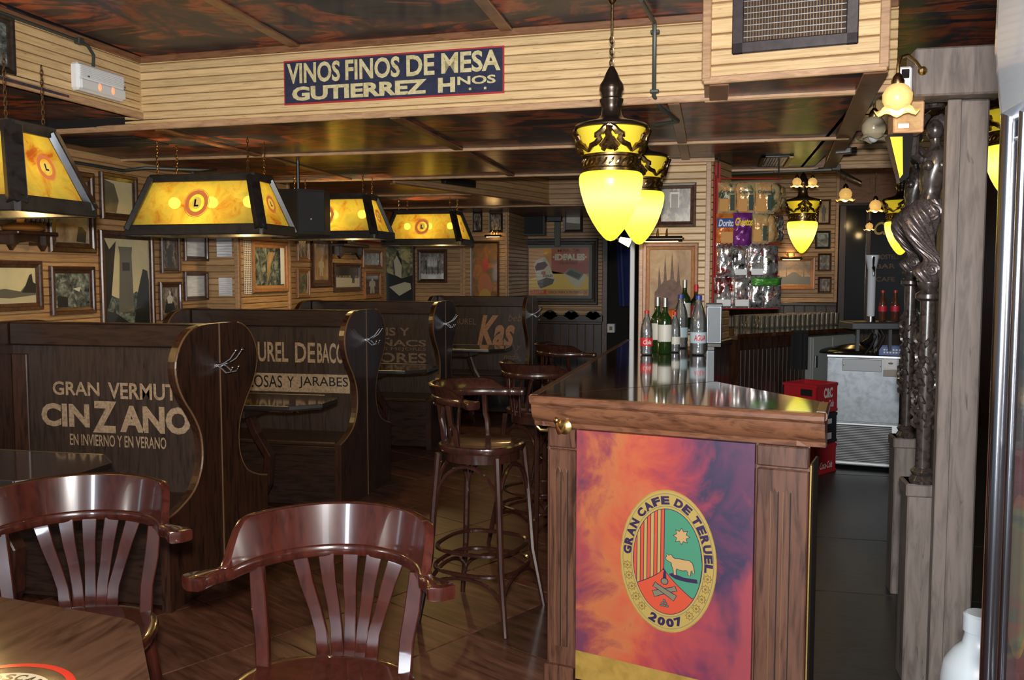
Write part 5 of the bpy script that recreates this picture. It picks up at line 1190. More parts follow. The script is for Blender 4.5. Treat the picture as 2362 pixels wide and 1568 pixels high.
a0, z0, a1, z1 = PW.rect(0, 478, 118, 507, off=.05); t = thing('plate_rack', 'dark wall rack with a row of small glass drops, at the left edge', 'rack', tuple(PW.w(a0-.3, z1-.03, .012)), PW.rot); W_ = a1-a0+.3
MB().box((0, -.09, 0), (W_, 0, .03), None, .004).build('rack_board', BENCH, t); GL = base('clear_glass', (.85, .88, .9), .05, trans=1, ior=1.45)
mm = MB().lathe([(.001, -.055), (.010, -.05), (.012, -.03), (.004, -.012), (.003, 0)], 8).mesh('glass_drop', base('smoked_glass_drop', (.25, .22, .2), .08, coat=1), True)
for i in range(int(W_/.035)):
    for y in (-.03, -.07): rmesh('glass_drop', mm, t, (.02+i*.035, y, 0))

# ================================================================ FLOWER-SHADE LAMPS
SH = base('tulip_glass_lit', (.75, .55, .22), .3, emit=(1, .55, .14), estr=.5); SHO = base('tulip_glass_unlit', (.42, .36, .25), .18, coat=.6)
def tulip(label, p, s=1, lit=True, arm=True, zc=None, cat='lamp', rz=0):
    t = thing('flower_lamp', label, cat, tuple(p), rz); t.scale = (s,)*3; n = 36; prof = [(.022, .12), (.045, .105), (.062, .075), (.060, .045), (.052, .028), (.062, .012), (.080, .0), (.090, .002)]
    vs = []
    for i, (r, z) in enumerate(prof):
        for k in range(n):
            q = 1+(.05*max(0, i-4)/3)*math.cos(6*2*PI*k/n); vs.append((r*q*math.cos(2*PI*k/n), r*q*math.sin(2*PI*k/n), z+(.006*max(0, i-5)*math.cos(6*2*PI*k/n))))
    m = MB().add(vs, [(i*n+k, (i+1)*n+k, (i+1)*n+(k+1) % n, i*n+(k+1) % n) for i in range(len(prof)-1) for k in range(n)]); m.build('flower_shade', SH if lit else SHO, t, smooth=True)
    MB().sphere((0, 0, .02), .030, 14, sc=(1, 1, 1.2)).build('bulb', BULB2 if lit else base('frosted_bulb', (.55, .58, .6), .2), t, smooth=True)
    MB().lathe([(.026, .115), (.028, .13), (.02, .15), (.008, .165)], 14).build('socket', ABRASS, t, smooth=True)
    if arm: MB().tube([(0, 0, .16), (0, 0, .20), (.02, .0, .235), (.07, 0, .25), (.14, 0, .235), (.20, 0, .20)], .008, 8).build('curved_arm', BRASS, t, smooth=True); MB().sphere((.20, 0, .2), .022, 10).build('arm_rose', BRASS, t)
    elif zc: MB().tube([(0, 0, .16), (0, 0, (zc-p[2])/s)], .006, 6).build('rod', ABRASS, t)
    if lit: point('flower_light', (0, 0, -.05), 1.6*s, (1, .68, .30), .03, t)
    return t
tulip('lit flower-shaped glass wall lamp next to the timber lintel', atd(2069, 258, 2.96), .76, rz=math.radians(50))
tulip('unlit flower-shaped glass wall lamp left of the lit one', atd(2015, 322, 4.3), .9, False)
for px, py, d, nm, s in ((1950, 462, 8.6, 'flower ceiling lamp glowing behind the bar, left of the mirror', .95), (2019, 487, 8.8, 'flower ceiling lamp glowing above the beer tap', .9), (2005, 530, 9.4, 'small low glowing flower lamp behind the beer tap', .6), (1838, 430, 7.6, 'flower ceiling lamp left of the far pendant chain', .6), (1874, 430, 7.6, 'flower ceiling lamp right of the far pendant chain', .6)):
    tulip(nm, atd(px, py, d), s, True, False, ZH)
# small framed bracket box by the lamps, security camera
p = atd(2060, 306, 3.15); p.z = 2.045; t = thing('bracket_box', 'small framed wooden box mounted behind the lit flower lamp', 'box', tuple(p))
MB().box((0, 0, 0), (.100, .10, .108), None, .004).build('box_body', TRIML, t); MB().box((.012, -.003, .012), (.088, 0, .096)).build('box_print', SEP, t); MB().box((.015, -.005, .015), (.05, -.003, .03)).build('label_plate', WHITEP, t)
p = Vector((lt.x-.046, lt.y+.03, 2.17)); w2 = thing('white_sensor', 'white upright sensor box behind the lit flower lamp', 'sensor', tuple(p)); MB().box((0, 0, 0), (.045, .03, .09), None, .006).build('housing', WHITEP, w2); MB().box((.01, -.004, .05), (.035, 0, .08), None, .002).build('lens', BLACKG, w2)
p = atd(1958, 347, 5.6); t = thing('security_camera', 'small grey security camera with black lens by the ceiling edge', 'camera', tuple(p), math.radians(-25)); MB().box((-.08, -.02, -.02), (.02, .02, .02), None, .006).build('camera_body', STEEL, t); MB().tube([(.02, 0, 0), (.045, 0, 0)], .018, 12).build('lens', BLACKG, t); MB().tube([(-.04, 0, .02), (-.04, 0, .10), (-.02, 0, 2.33-p.z+.36)], .008, 8).build('mount', PIPE, t)
p = atd(2070, 345, 3.17); p.z = 1.934; t = thing('lantern_shade', 'dark tapered lamp shade with a yellow pane beside the carved figures', 'lamp', tuple(p))
MB().add([(-.03, 0, .11), (.05, 0, .11), (.04, 0, -.04), (.012, 0, -.06), (-.03, .08, .11), (.05, .08, .11), (.04, .05, -.04), (.012, .05, -.06)], [(0, 3, 2, 1), (4, 5, 6, 7), (0, 4, 7, 3), (1, 2, 6, 5), (0, 1, 5, 4), (3, 7, 6, 2)]).build('shade', BLACKG, t); MB().add([(-.026, -.003, .10), (.015, -.003, .10), (.02, -.003, -.03), (.010, -.003, -.045)], [(0, 3, 2, 1)]).build('yellow_pane', YELU, t)

# ================================================================ CARVED COLUMNS
CARV = wood('carved_black_wood', (.008, .007, .007), (.045, .036, .034), (8, 8, 8), .3, 0, False, coat=.7)
CARVS = wood('silvered_carving', (.035, .028, .028), (.17, .14, .14), (30, 30, 30), .35, 0, False); bsdf(CARVS).inputs['Metallic'].default_value = .6
def spiral_tube(path, R, turns, depth, n=60, seg=28, ridges=5):
    path = [Vector(p) for p in path]
    def at(t):
        x = t*(len(path)-1); i = min(int(x), len(path)-2); f = x-i
        p0, p1, p2, p3 = path[max(i-1, 0)], path[i], path[i+1], path[min(i+2, len(path)-1)]
        q = .5*((2*p1)+(p2-p0)*f+(2*p0-5*p1+4*p2-p3)*f*f+(3*p1-p0-3*p2+p3)*f**3)
        r0, r1, r2, r3 = R[max(i-1, 0)], R[i], R[i+1], R[min(i+2, len(R)-1)]
        return q, max(.003, .5*((2*r1)+(r2-r0)*f+(2*r0-5*r1+4*r2-r3)*f*f+(3*r1-r0-3*r2+r3)*f**3))
    vs = []
    for i in range(n+1):
        p, r = at(i/n)
        for k in range(seg):
            th = 2*PI*k/seg; rr = r*(1+depth*math.sin(ridges*th+turns*2*PI*i/n)); vs.append((p.x+rr*math.cos(th), p.y+rr*math.sin(th), p.z))
    return MB().add(vs, [(i*seg+k, i*seg+(k+1) % seg, (i+1)*seg+(k+1) % seg, (i+1)*seg+k) for i in range(n) for k in range(seg)]+[tuple(range(seg))[::-1], tuple(range(n*seg, (n+1)*seg))])
def carved_column(label, loc, zp, ztop, s):
    """loc floor point; plinth to zp; twisted shaft; scroll figure up to ztop"""
    t = thing('carved_column', label, 'column', loc)
    MB().box((-.055, -.03, 0), (.055, .10, zp), None, .006).build('plinth', GREYW, t); MB().box((-.062, -.036, zp-.05), (.062, .106, zp), None, .006).build('plinth_cap', GREYW, t)
    zf = ztop-.66*s
    MB().lathe([(.045, zp), (.048, zp+.012), (.036, zp+.03), (.044, zp+.045), (.030, zp+.06)], 20).build('base_rings', CARV, t, smooth=True)
    MB().lathe([(.026, zp+.05), (.027, zp+.06), (.027, zf-.05), (.026, zf)], 18).build('lower_shaft', CARV, t, smooth=True)
    za, zb = zp+.22, zf-.15
    m = MB(); random.seed(int(zp*100)+int(s*10))
    for i in range(int((zb-za)/.005)):
        a = i*2.4+random.random()*.5; z = za+i*.005; r = .032+.006*math.sin(i*.11)
        M = Matrix.Translation((r*math.cos(a), r*math.sin(a), z)) @ Matrix.Rotation(a, 4, 'Z') @ Matrix.Rotation(random.uniform(-.6, .9), 4, 'X')
        m.tube([(-.004, 0, -.018), (.006, 0, -.005), (.008, .003, .009), (0, .004, .021)], [.004, .009, .008, .002], 5, M=M)
    m.build('vine_relief', CARV, t, smooth=True)
    MB().lathe([(.030, zf-.03), (.045, zf-.02), (.045, zf-.005), (.026, zf+.01), (.04, zf+.03), (.04, zf+.04)], 20).build('capital', CARV, t, smooth=True)
    A = lambda x, z, y=0: (x*s, y*s, zf+z*s)
    spiral_tube([A(.00, .03), A(-.005, .08), A(.012, .12), A(-.02, .17), A(-.035, .23), A(-.025, .29), A(-.012, .335)], [.022*s, .046*s, .030*s, .034*s, .052*s, .064*s, .040*s], 7, .13, 110, 72, 9).build('scroll_tail', CARVS, t, smooth=True, auto=80)
    for cxz, rr in (((-.01, .285), .034), ((.0, .085), .024)):
        m = MB(); pts = []
        for i in range(40): a = i*.42; r = rr*(1-i/42); pts.append(A(cxz[0]+r*math.cos(a), cxz[1]+r*math.sin(a), -.052 if rr > .03 else -.042))
        m.tube(pts, .0055*s, 5); m.build('volute', CARVS, t, smooth=True)
    # torso, raised arms and head
    spiral_tube([A(-.012, .32), A(-.005, .36), A(.0, .41), A(.012, .46), A(.012, .50), A(.008, .53), A(.006, .555)], [.040*s, .034*s, .044*s, .052*s, .044*s, .020*s, .018*s], 0, 0).build('torso', CARV, t, smooth=True)
    MB().sphere(A(.004, .585), .034*s, 16, sc=(.9, .95, 1.15)).build('head', CARV, t, smooth=True)
    MB().sphere(A(.018, .600, .012), .036*s, 14, sc=(1, .9, 1.1)).build('hair', CARVS, t, smooth=True)
    m = MB()
    for sx in (-1, 1): m.tube([A(sx*.040, .48), A(sx*.068, .50, -.02), A(sx*.066, .56, -.03), A(sx*.040, .61, -.02), A(sx*.02, .635)], [.016*s, .017*s, .013*s, .011*s, .010*s], 8)
    for sx in (-1, 1): m.sphere(A(sx*.022, .455, -.040), .019*s, 10)
    m.build('arms', CARV, t, smooth=True)
    MB().lathe([(.030, 0), (.036, .01), (.036, .03)], 16, Matrix.Translation((0, 0, ztop))).build('abacus', CARV, t)
    return t
p = atd(2127, 1113, 3.40); z2p = p.z; top = atd(2140, 262, 3.40).z; carved_column('nearer carved black column with a scroll-tailed figure, beside the timber post', (p.x, p.y, 0), z2p, top, 1.02)
p = atd(2090, 1008, 4.35); top = atd(2100, 335, 4.35).z; carved_column('further carved black column with a scroll-tailed figure', (p.x, p.y, 0), p.z, top, .98)
# low panelled screen wall between the two plinths
PZ0 = atd(2095, 1300, 4.3); PZ1 = atd(2160, 1300, 3.32); 
sc = thing('timber_screen', 'tall narrow grey timber screen running behind the carved columns', 'screen', (0, 0, 0))
d0 = Vector((PZ1.x+.09, PZ1.y+.12, 0)); d1 = Vector((PZ0.x+.12, PZ0.y+.1, 0)); dd = d1-d0; aa = math.atan2(dd.y, dd.x)
MB().box((0, -.02, 0), (dd.length, .02, 2.15), None, .004).build('screen_board', GREYW, sc, loc=d0, rot=(0, 0, aa))
MB().box((0, -.024, .9), (dd.length*.6, -.02, 1.7)).build('recess_panel', GREYW, sc, loc=d0, rot=(0, 0, aa))
# ================================================================ ON THE COUNTER
GLASS = clearmat('bottle_clear_plastic', (.75, .82, .86), .35, .08); WATER = base('bottle_green_glass', (.012, .035, .008), .06, coat=1); DKGL = base('bottle_dark_glass', (.008, .010, .008), .06, coat=1)
LBLW = base('label_white', (.62, .62, .56), .5); LBLR = base('label_red', (.60, .02, .04), .4); LBLB = base('label_pale_blue', (.45, .60, .68), .4); CAPB = base('cap_blue', (.03, .06, .35), .4); CAPR = base('cap_red', (.55, .02, .03), .4); FOIL = base('foil_silver', (.55, .55, .52), .3, .9)
def bottle(kind, px, py, h, label, cap=CAPR, lab=LBLW, body=GLASS, txt=None, group=None):
    b = atz(px, py, CZ+.001); b.z += .101 if py == 791 else 0; t = thing(kind, label, 'bottle', tuple(b), YAW, group)
    if kind == 'plastic_bottle':
        r = h*.135; pr = [(r*.75, 0), (r*.95, h*.02), (r, h*.06), (r*.92, h*.10), (r, h*.14), (r, h*.34), (r*.93, h*.37), (r, h*.40), (r*.98, h*.55), (r*.85, h*.68), (r*.55, h*.80), (r*.36, h*.87), (r*.34, h*.93)]
        MB().lathe(pr+[(r*.34-.0012, h*.93)]+[(max(.001, a-.0012), z+.001) for a, z in pr[::-1]], 24).build('bottle_body', body, t, smooth=True); cz0, cr0 = h*.92, r*.40; lz = (.20, .38)
    else:
        r = h*.125; pr = [(r*.9, 0), (r, .006), (r, h*.58), (r*.93, h*.64), (r*.6, h*.70), (r*.38, h*.75), (r*.36, h*.97), (r*.40, h*.975), (r*.40, h)]
        MB().lathe(pr, 24).build('bottle_body', body, t, smooth=True); cz0, cr0 = h*.84, r*.42; lz = (.22, .52)
    if kind == 'plastic_bottle': MB().lathe([(cr0, cz0), (cr0, cz0+h*.065), (cr0*.8, cz0+h*.07)], 16).build('cap', cap, t, smooth=True)
    else: MB().lathe([(cr0, cz0), (cr0, h*1.001), (cr0*.85, h*1.006)], 16).build('capsule', cap, t, smooth=True)
    MB().lathe([(r*1.015, h*lz[0]), (r*1.02, h*lz[0]+.001), (r*1.02, h*lz[1]), (r*1.01, h*lz[1]+.001)], 24).build('paper_label', lab, t, smooth=True)
    if txt:
        m = MB(); vs, fs, a0, a1, b0, b1 = textdata(txt, .03, .2); ww = r*1.5; hh = h*(lz[1]-lz[0])*.55; R = r*1.035; out = []
        for v in vs: X_ = ((v[0]-a0)/(a1-a0)-.5)*ww; th = -PI/2+X_/R; out.append((R*math.cos(th), R*math.sin(th), h*(lz[0]+lz[1])/2+((v[1]-b0)/(b1-b0)-.5)*hh))
        m.add(out, fs).build('label_lettering', LBLW if lab is LBLR else LBLR, t)
    return t
rs = atz(1540, 794, CZ); re_ = atz(1618, 794, CZ); t = thing('steel_riser', 'low steel riser shelf behind the bottles on the counter', 'shelf', (rs.x, rs.y, CZ+.001)); MB().box((0, -.04, .09), (re_.x-rs.x, .07, .10), None, .003).build('shelf_plate', base('grey_painted_metal', (.20, .235, .27), .5, .2), t); MB().box((0, -.03, 0), (.01, .08, .09)).build('shelf_leg', STEEL, t); MB().box((re_.x-rs.x-.01, -.03, 0), (re_.x-rs.x, .08, .09)).build('shelf_leg', STEEL, t)
bottle('wine_bottle', 1578, 791, .31, 'dark wine bottle with pale label at the back, left of the metal box', FOIL, LBLW, WATER)
bottle('wine_bottle', 1604, 791, .28, 'dark bottle with red neck behind the big water bottles', CAPR, base('label_maroon', (.25, .02, .02), .4), DKGL)
bottle('plastic_bottle', 1569, 802, .33, 'water bottle with blue cap standing behind the small red-capped one', CAPB, LBLB)
bottle('plastic_bottle', 1610, 818, .335, 'largest water bottle, blue cap, rightmost on the counter', CAPB, LBLB, txt='AGUA')
bottle('plastic_bottle', 1556, 812, .235, 'small plastic bottle with red cap between the wine and water bottles', CAPR, LBLW)
bottle('wine_bottle', 1533, 815, .315, 'wine bottle with silver neck, right one of the pair', FOIL, LBLW, WATER)
bottle('wine_bottle', 1516, 810, .315, 'wine bottle with silver neck, left one of the pair', FOIL, LBLW, WATER)
bottle('plastic_bottle', 1491, 818, .25, 'small clear bottle with red cap and red label, leftmost on the counter', CAPR, LBLR, txt='Cola')
p = atz(1552, 790, CZ); p.z += .102; t = thing('drink_can', 'orange drink can standing behind the wine bottles', 'can', tuple(p)); MB().lathe([(.028, 0), (.033, .008), (.033, .105), (.026, .118)], 20).build('can_body', base('orange_can', (.60, .14, .02), .3, .3), t, smooth=True); MB().lathe([(.028, .118), (.02, .116)], 16).build('can_lid', STEEL, t)
a = atz(1632, 800, CZ); t = thing('metal_dispenser', 'brushed steel box standing on the counter right of the bottles', 'box', (a.x, a.y, CZ+.001), 0); 
a2 = atz(1664, 800, CZ); W_ = .20
MB().box((-.01, .0, .02), (.085, .20, .255), None, .006).build('box_body', STEELP, t); MB().box((-.0, -.005, .03), (.075, 0, .245), None, .003).build('front_plate', base('grey_painted_metal', (.20, .235, .27), .5, .2), t); MB().box((-.0, .01, 0), (.08, .19, .02)).build('base', BLACK, t); MB().box((-.014, -.01, .25), (.089, .21, .266), None, .004).build('lid', base('grey_painted_metal', (.20, .235, .27), .5, .2), t)

# ================================================================ SNACK RACK
rx0 = atd(1647, 560, 6.0); rx1 = atd(1800, 560, 6.0)
rk = thing('snack_rack', 'red wire rack hanging from the ceiling, full of snack bags', 'rack', (rx0.x, rx0.y, 0), YAW)
RW = (rx1-rx0).length; REDW = base('red_wire', (.42, .02, .02), .35)
zt_ = atd(1700, 412, 6.0).z; zb_ = atd(1700, 712, 6.0).z
for x_ in (0,): MB().box((x_-.006, 0, zb_), (x_+.012, .012, zt_+.02)).build('rack_upright', REDW, rk)
MB().box((.0, .0, zb_), (.035, .004, zt_+.10)).build('rack_side', REDW, rk)
for i in range(5): z_ = zb_+(zt_-zb_)*i/4; MB().tube([(0, .004, z_), (RW, .004, z_)], .004, 6).build('rack_wire', REDW, rk)
for x_ in (.02, RW-.02): MB().tube([(x_, 0, zt_), (x_, 0, ZL)], .004, 6).build('hanger_wire', BLACK, rk)
def bagmat(name, stops, scale, rough=.28, metal=.2, sc=(1, 1, 1)):
    m = base(name, (.5, .4, .2), rough, metal); f = noise(m, coords(m, sc), scale, 4, .6, .5); link(m, ramp(m, f, stops), 'Base Color'); bump(m, noise(m, coords(m, (1, 1, 1)), 24, 3), .5, .008); return m
BGC = bagmat('bag_cream_tan', [(.36, (.06, .08, .05)), (.46, (.52, .42, .22)), (.6, (.60, .30, .10)), (.75, (.62, .56, .36))], 11)
BGO = bagmat('bag_orange', [(.35, (.45, .05, .02)), (.5, (.62, .16, .03)), (.7, (.70, .32, .06))], 9); BGP = bagmat('bag_purple', [(.35, (.10, .015, .13)), (.55, (.18, .03, .22)), (.66, (.22, .04, .2)), (.74, (.75, .40, .05))], 14)
BGS = bagmat('bag_silver_multi', [(.34, (.03, .03, .03)), (.44, (.45, .47, .5)), (.52, (.75, .75, .76)), (.60, (.40, .05, .03)), (.68, (.65, .66, .66)), (.78, (.5, .28, .05))], 13, .18, .8)
BGR = bagmat('bag_silver_red', [(.36, (.42, .02, .02)), (.45, (.6, .6, .62)), (.56, (.8, .8, .8)), (.66, (.03, .03, .03)), (.76, (.55, .45, .1))], 12, .18, .8); BGG = bagmat('bag_green', [(.4, (.02, .16, .03)), (.7, (.12, .35, .06))], 9)
def bag_mesh(w, h, mat, seed, d=.05):
    random.seed(seed); nx, nz = 11, 13; vs = []
    for sgn in (-1, 1):
        for j in range(nz):
            for i in range(nx):
                u, v = i/(nx-1), j/(nz-1); e = min(1, (v*(1-v)*9))**.6 * (1-abs(2*u-1)**3)**.5; crimp = (v < .08 or v > .92)
                y = sgn*(d*.5*e*(.55+.75*random.random()) if not crimp else .002+.003*math.sin(i*2.5))
                vs.append(((u-.5)*w*(1-.05*math.sin(PI*v)), y, v*h))
    m = MB(); N1 = nx*nz
    f = [(j*nx+i, j*nx+i+1, (j+1)*nx+i+1, (j+1)*nx+i) for j in range(nz-1) for i in range(nx-1)]
    m.add(vs, f+[tuple(N1+k for k in q[::-1]) for q in f]); return m.mesh('bag_body', mat, True, 60)
def bag(px0, py0, px1, py1, mat, label, d=5.92, rz=0, txt=None, tb=None, panel=None):
    b = atd((px0+px1)/2, py1, d); w_ = (px1-px0)/FPX*d/max(.35, math.cos(rz)); h_ = (py1-py0)/FPX*d; t = thing('snack_bag', label, 'bag', tuple(b), YAW+rz, 'snack bags hanging on the red rack')
    rmesh('bag_body', bag_mesh(w_, h_, mat, int(px0+py0)), t)
    for z in (0, h_*.93): MB().box((-w_*.5, -.003, z), (w_*.5, .003, z+h_*.07)).build('crimped_seam', FOIL if z == 0 else mat, t)
    if panel:
        for (x0, z0, x1, z1), mt in panel: MB().box((w_*(x0-.5), -.034, h_*z0), (w_*(x1-.5), -.030, h_*z1), None, .002).build('printed_patch', mt, t)
    if txt: facing(text_into(MB(), txt, (w_*(tb[0]-.5), h_*tb[1], w_*(tb[2]-.5), h_*tb[3]), -.036, .03, .25).build('bag_lettering', tb[4], t))
    return t
DG = base('bag_dark_green_print', (.03, .06, .05), .4); TNG = base('bag_tan_print', (.62, .32, .10), .35)
for i, x in enumerate((1655, 1698, 1741)): bag(x, 422, x+44, 493, BGC, ['leftmost', 'second', 'third'][i]+' cream bag with tan picture in the top row of the rack', panel=[((.03, .06, .52, .48), TNG), ((.6, .1, .82, .6), DG)], txt='Crujientes', tb=(.08, .6, .8, .76, DG))
bag(1776, 424, 1802, 490, BGC, 'cream bag turned edge-on at the right of the top row', rz=.9); bag(1790, 430, 1812, 480, BGC, 'outermost cream bag of the top row, sticking out to the right', rz=1.0, d=6.05)
bag(1651, 493, 1697, 565, BGO, 'orange bag with a blue word, left of the purple one', txt='Doritos', tb=(.06, .58, .95, .80, WHITEP), panel=[((.0, .55, .98, .84), base('bag_blue_print', (.03, .08, .32), .3)), ((.2, .06, .8, .42), TNG)])
bag(1690, 491, 1734, 567, BGP, 'purple snack bag with yellow lettering', d=5.88, txt='Cheetos', tb=(.05, .60, .96, .84, base('bag_yellow_print', (.85, .62, .03), .3)))
bag(1733, 494, 1772, 562, BGC, 'cream bag directly right of the purple one', panel=[((.03, .06, .52, .48), TNG), ((.6, .1, .82, .6), DG)])
bag(1768, 496, 1794, 560, BGC, 'cream bag turned edge-on in the second row', rz=.9); bag(1782, 498, 1806, 556, BGS, 'silver bag at the right end of the second row', rz=.7, d=6.05)
for i, (x, mt) in enumerate(((1652, BGS), (1684, BGS), (1722, BGR), (1757, BGR))): bag(x, 562+i % 2*4, x+39, 640, mt, ['leftmost', 'second', 'third', 'rightmost'][i]+' crumpled silver foil bag in the third row', rz=(-.1, .1, 0, .5)[i], panel=[((.2, .08, .9, .26), WHITEP)] if i in (1, 2) else None)
for i, (x, mt) in enumerate(((1646, BGR), (1687, BGR), (1727, BGS), (1760, BGS))): bag(x, 640, x+43, 710, mt, ['leftmost', 'second', 'third', 'rightmost'][i]+' shiny foil bag in the bottom row of the rack', rz=(0, .1, 0, .3)[i], panel=[((.1, .06, .85, .28), WHITEP)] if i < 2 else None)
bag(1733, 640, 1800, 660, BGG, 'small green bag lying across the top of the bottom row', d=5.84)

# ================================================================ GLASSES on the back counter
gm = MB().lathe([(.024, 0), (.026, .004), (.031, .085), (.0335, .105), (.0322, .105), (.0298, .085), (.0245, .012), (.001, .010)], 14).mesh('glass_tumbler', clearmat('tumbler_glass', (.7, .66, .52), .9, .16, .10), True)
g0 = atz(1756, 758, CZ); g1 = atz(1935, 748, CZ); gu = (g1-g0); gl = gu.length; gu.normalize(); gv = Vector((-gu.y, gu.x, 0)); n = int(gl/.070)+1
for r_ in range(5):
    for i in range(n):
        q = g0+gu*(i*.070+(r_ % 2)*.035)+gv*(r_*.064); o = rmesh('glass_tumbler', gm, None, (q.x, q.y, CZ+.0)); tag(o, ['clear tumbler in the front row of the glasses massed on the back counter', 'clear tumbler in the second row of the massed glasses', 'clear tumbler in the middle row of the massed glasses', 'clear tumbler in the fourth row of the massed glasses', 'clear tumbler in the rearmost row of the massed glasses'][r_], 'glass', ['front', 'second', 'middle', 'fourth', 'rearmost'][r_]+' row of tumblers on the back counter')
# small dark coffee-machine-like shelf between column and rack
# ================================================================ BEER TAP, DRIP TRAY, BOTTLES
p = atd(1967, 760, 6.9); q = atd(2082, 760, 6.9); W_ = (q-p).length
t = thing('drip_tray', 'steel drip tray shelf carrying the beer tap and bottles', 'tray', tuple(p), YAW); ztray = p.z
MB().box((0, 0, 0), (W_, .30, .052), None, .006).build('tray_body', STEEL, t); MB().box((.02, .02, .052), (W_-.02, .28, .056)).build('tray_grid', BLACK, t)
for x_ in (.07, W_-.06, W_*.55): MB().box((x_, .10, -(ztray-.96)), (x_+.022, .122, 0)).build('tray_leg', STEEL, t)
for x_ in (.5, .6, .68): MB().tube([(W_*x_, .12, 0), (W_*x_+.03, .10, -.06), (W_*x_, .1, -.13), (W_*x_-.04, .12, -.20)], .009, 6).build('hose', BLACK, t, smooth=True)
c = atd(2012, 742, 6.95); t = thing('beer_tap', 'white column beer tap with chrome spout', 'tap', (c.x, c.y+.08, ztray+.056))
MB().lathe([(.030, 0), (.034, .015), (.028, .03), (.030, .05), (.031, .40), (.038, .43), (.052, .505), (.050, .515), (.0, .515)], 20).build('tap_column', base('tap_white', (.72, .76, .84), .12, coat=1), t, smooth=True)
MB().lathe([(.036, 0), (.036, .04), (.028, .045)], 20).build('tap_base', CHROME, t, smooth=True); MB().tube([(0, -.025, .42), (0, -.07, .42), (0, -.085, .40), (0, -.085, .35)], [.012, .012, .010, .007], 8).build('spout', CHROME, t, smooth=True); MB().tube([(0, -.06, .42), (0, -.065, .50)], [.006, .010], 8).build('tap_handle', BLACKG, t, smooth=True)
for i, x in enumerate((2037, 2066)):
    c = atd(x, 742, 7.05); t = thing('cola_bottle', ['left', 'right'][i]+' red-labelled cola bottle on the steel tray beside the tap', 'bottle', (c.x, c.y+.04, ztray+.056)); h = .235
    MB().lathe([(.026, 0), (.030, .01), (.028, .07), (.031, .12), (.026, .16), (.013, .20), (.012, .225)], 18).build('bottle_body', base('cola_glass', (.10, .035, .02), .06, coat=1), t, smooth=True); MB().lathe([(.015, .222), (.015, .240), (.0, .241)], 12).build('cap', CAPR, t); MB().lathe([(.0315, .075), (.0325, .076), (.0325, .118), (.032, .119)], 18).build('paper_label', LBLR, t)

# ================================================================ ICE MACHINE, CRATES, GREY CABINET
a = atd(1902, 1078, 7.3); b = atd(2070, 1092, 7.1); W_ = (b-a).length; rz = math.atan2(b.y-a.y, b.x-a.x); zt_ = atd(1985, 818, 7.2).z
t = thing('ice_machine', 'stainless steel under-counter ice machine behind the bar', 'appliance', (a.x, a.y, 0), rz)
MB().box((0, 0, .03), (W_, .34, zt_), None, .006).build('cabinet', STEELP, t); MB().box((0, -.012, .385), (W_, 0, zt_-.02), None, .004).build('door_panel', STEELP, t); MB().box((-.004, -.016, zt_-.018), (W_+.004, .35, zt_+.002), None, .003).build('top_edge', STEEL, t)
MB().box((W_*.21, -.018, zt_-.125), (W_*.75, -.012, zt_-.03), None, .003).build('control_panel', base('panel_grey', (.26, .28, .30), .45, .4), t); MB().box((W_*.77, -.018, zt_-.10), (W_*.96, -.012, zt_-.02), None, .002).build('maker_plate', WHITEP, t); MB().box((W_*.77, -.018, zt_-.16), (W_*.96, -.012, zt_-.105), None, .002).build('maker_plate', base('plate_beige', (.36, .33, .27), .5), t)
facing(MB().poly(ellipse(W_*.865, zt_-.055, .018, .008, 16), -.0185).build('oval_emblem', BLACK, t))
for k in (.23, .73): MB().sphere((W_*k, -.019, zt_-.08), .004, 8).build('screw', BLACK, t)
MB().box((0, -.008, .04), (W_, 0, .375), None, .004).build('grille_frame', STEEL, t); MB().box((.035, -.012, .06), (W_-.05, -.007, .36)).build('grille_back', BLACK, t)
for i in range(22): MB().box((.035, -.020, .064+i*.0134), (W_-.05, -.010, .069+i*.0134)).build('grille_slat', base('slat_grey', (.30, .33, .36), .4, .6), t)
for x_ in (.03, W_-.05): MB().lathe([(.018, 0), (.015, .03)], 10, Matrix.Translation((x_, .04, 0))).build('foot', BLACK, t)
yd = Vector((-math.sin(rz), math.cos(rz), 0)); xd_ = Vector((math.cos(rz), math.sin(rz), 0))
o = a+xd_*(W_*.40)+yd*.20; t = thing('black_lid', 'black plastic domed lid lying on the ice machine', 'lid', (o.x, o.y, zt_+.002), rz); MB().lathe([(.30, .0), (.31, .012), (.28, .028), (.17, .045), (.10, .065), (.04, .075), (.001, .076)], 40, Matrix.Diagonal((1.15, .62, 1, 1))).build('lid_dome', BLACKG, t, smooth=True); MB().tube([(.04, 0, .07), (.10, .03, .11), (.16, .05, .19), (.14, .05, .24)], .028, 10).build('lid_spout', BLACKG, t, smooth=True)
o = a+xd_*(W_*.70)+yd*.0; t = thing('plastic_basket', 'small blue plastic basket on the corner of the ice machine', 'basket', (o.x, o.y, zt_+.003), rz); BLU = base('blue_plastic', (.05, .12, .38), .45)
for k, (q0, q1) in enumerate((((0, 0, 0), (.19, .006, .075)), ((0, .12, 0), (.19, .126, .075)), ((0, 0, 0), (.006, .126, .075)), ((.184, 0, 0), (.19, .126, .075)), ((0, 0, 0), (.19, .126, .005)))): MB().box(q0, q1, None, .002).build('basket_wall' if k < 4 else 'basket_floor', BLU, t)
hm = MB().box((0, -.0015, 0), (.013, 0, .012), None).mesh('slot', WHITEP)
for i in range(6):
    for j in range(2): rmesh('slot', hm, t, (.035+i*.022, 0, .02+j*.022))
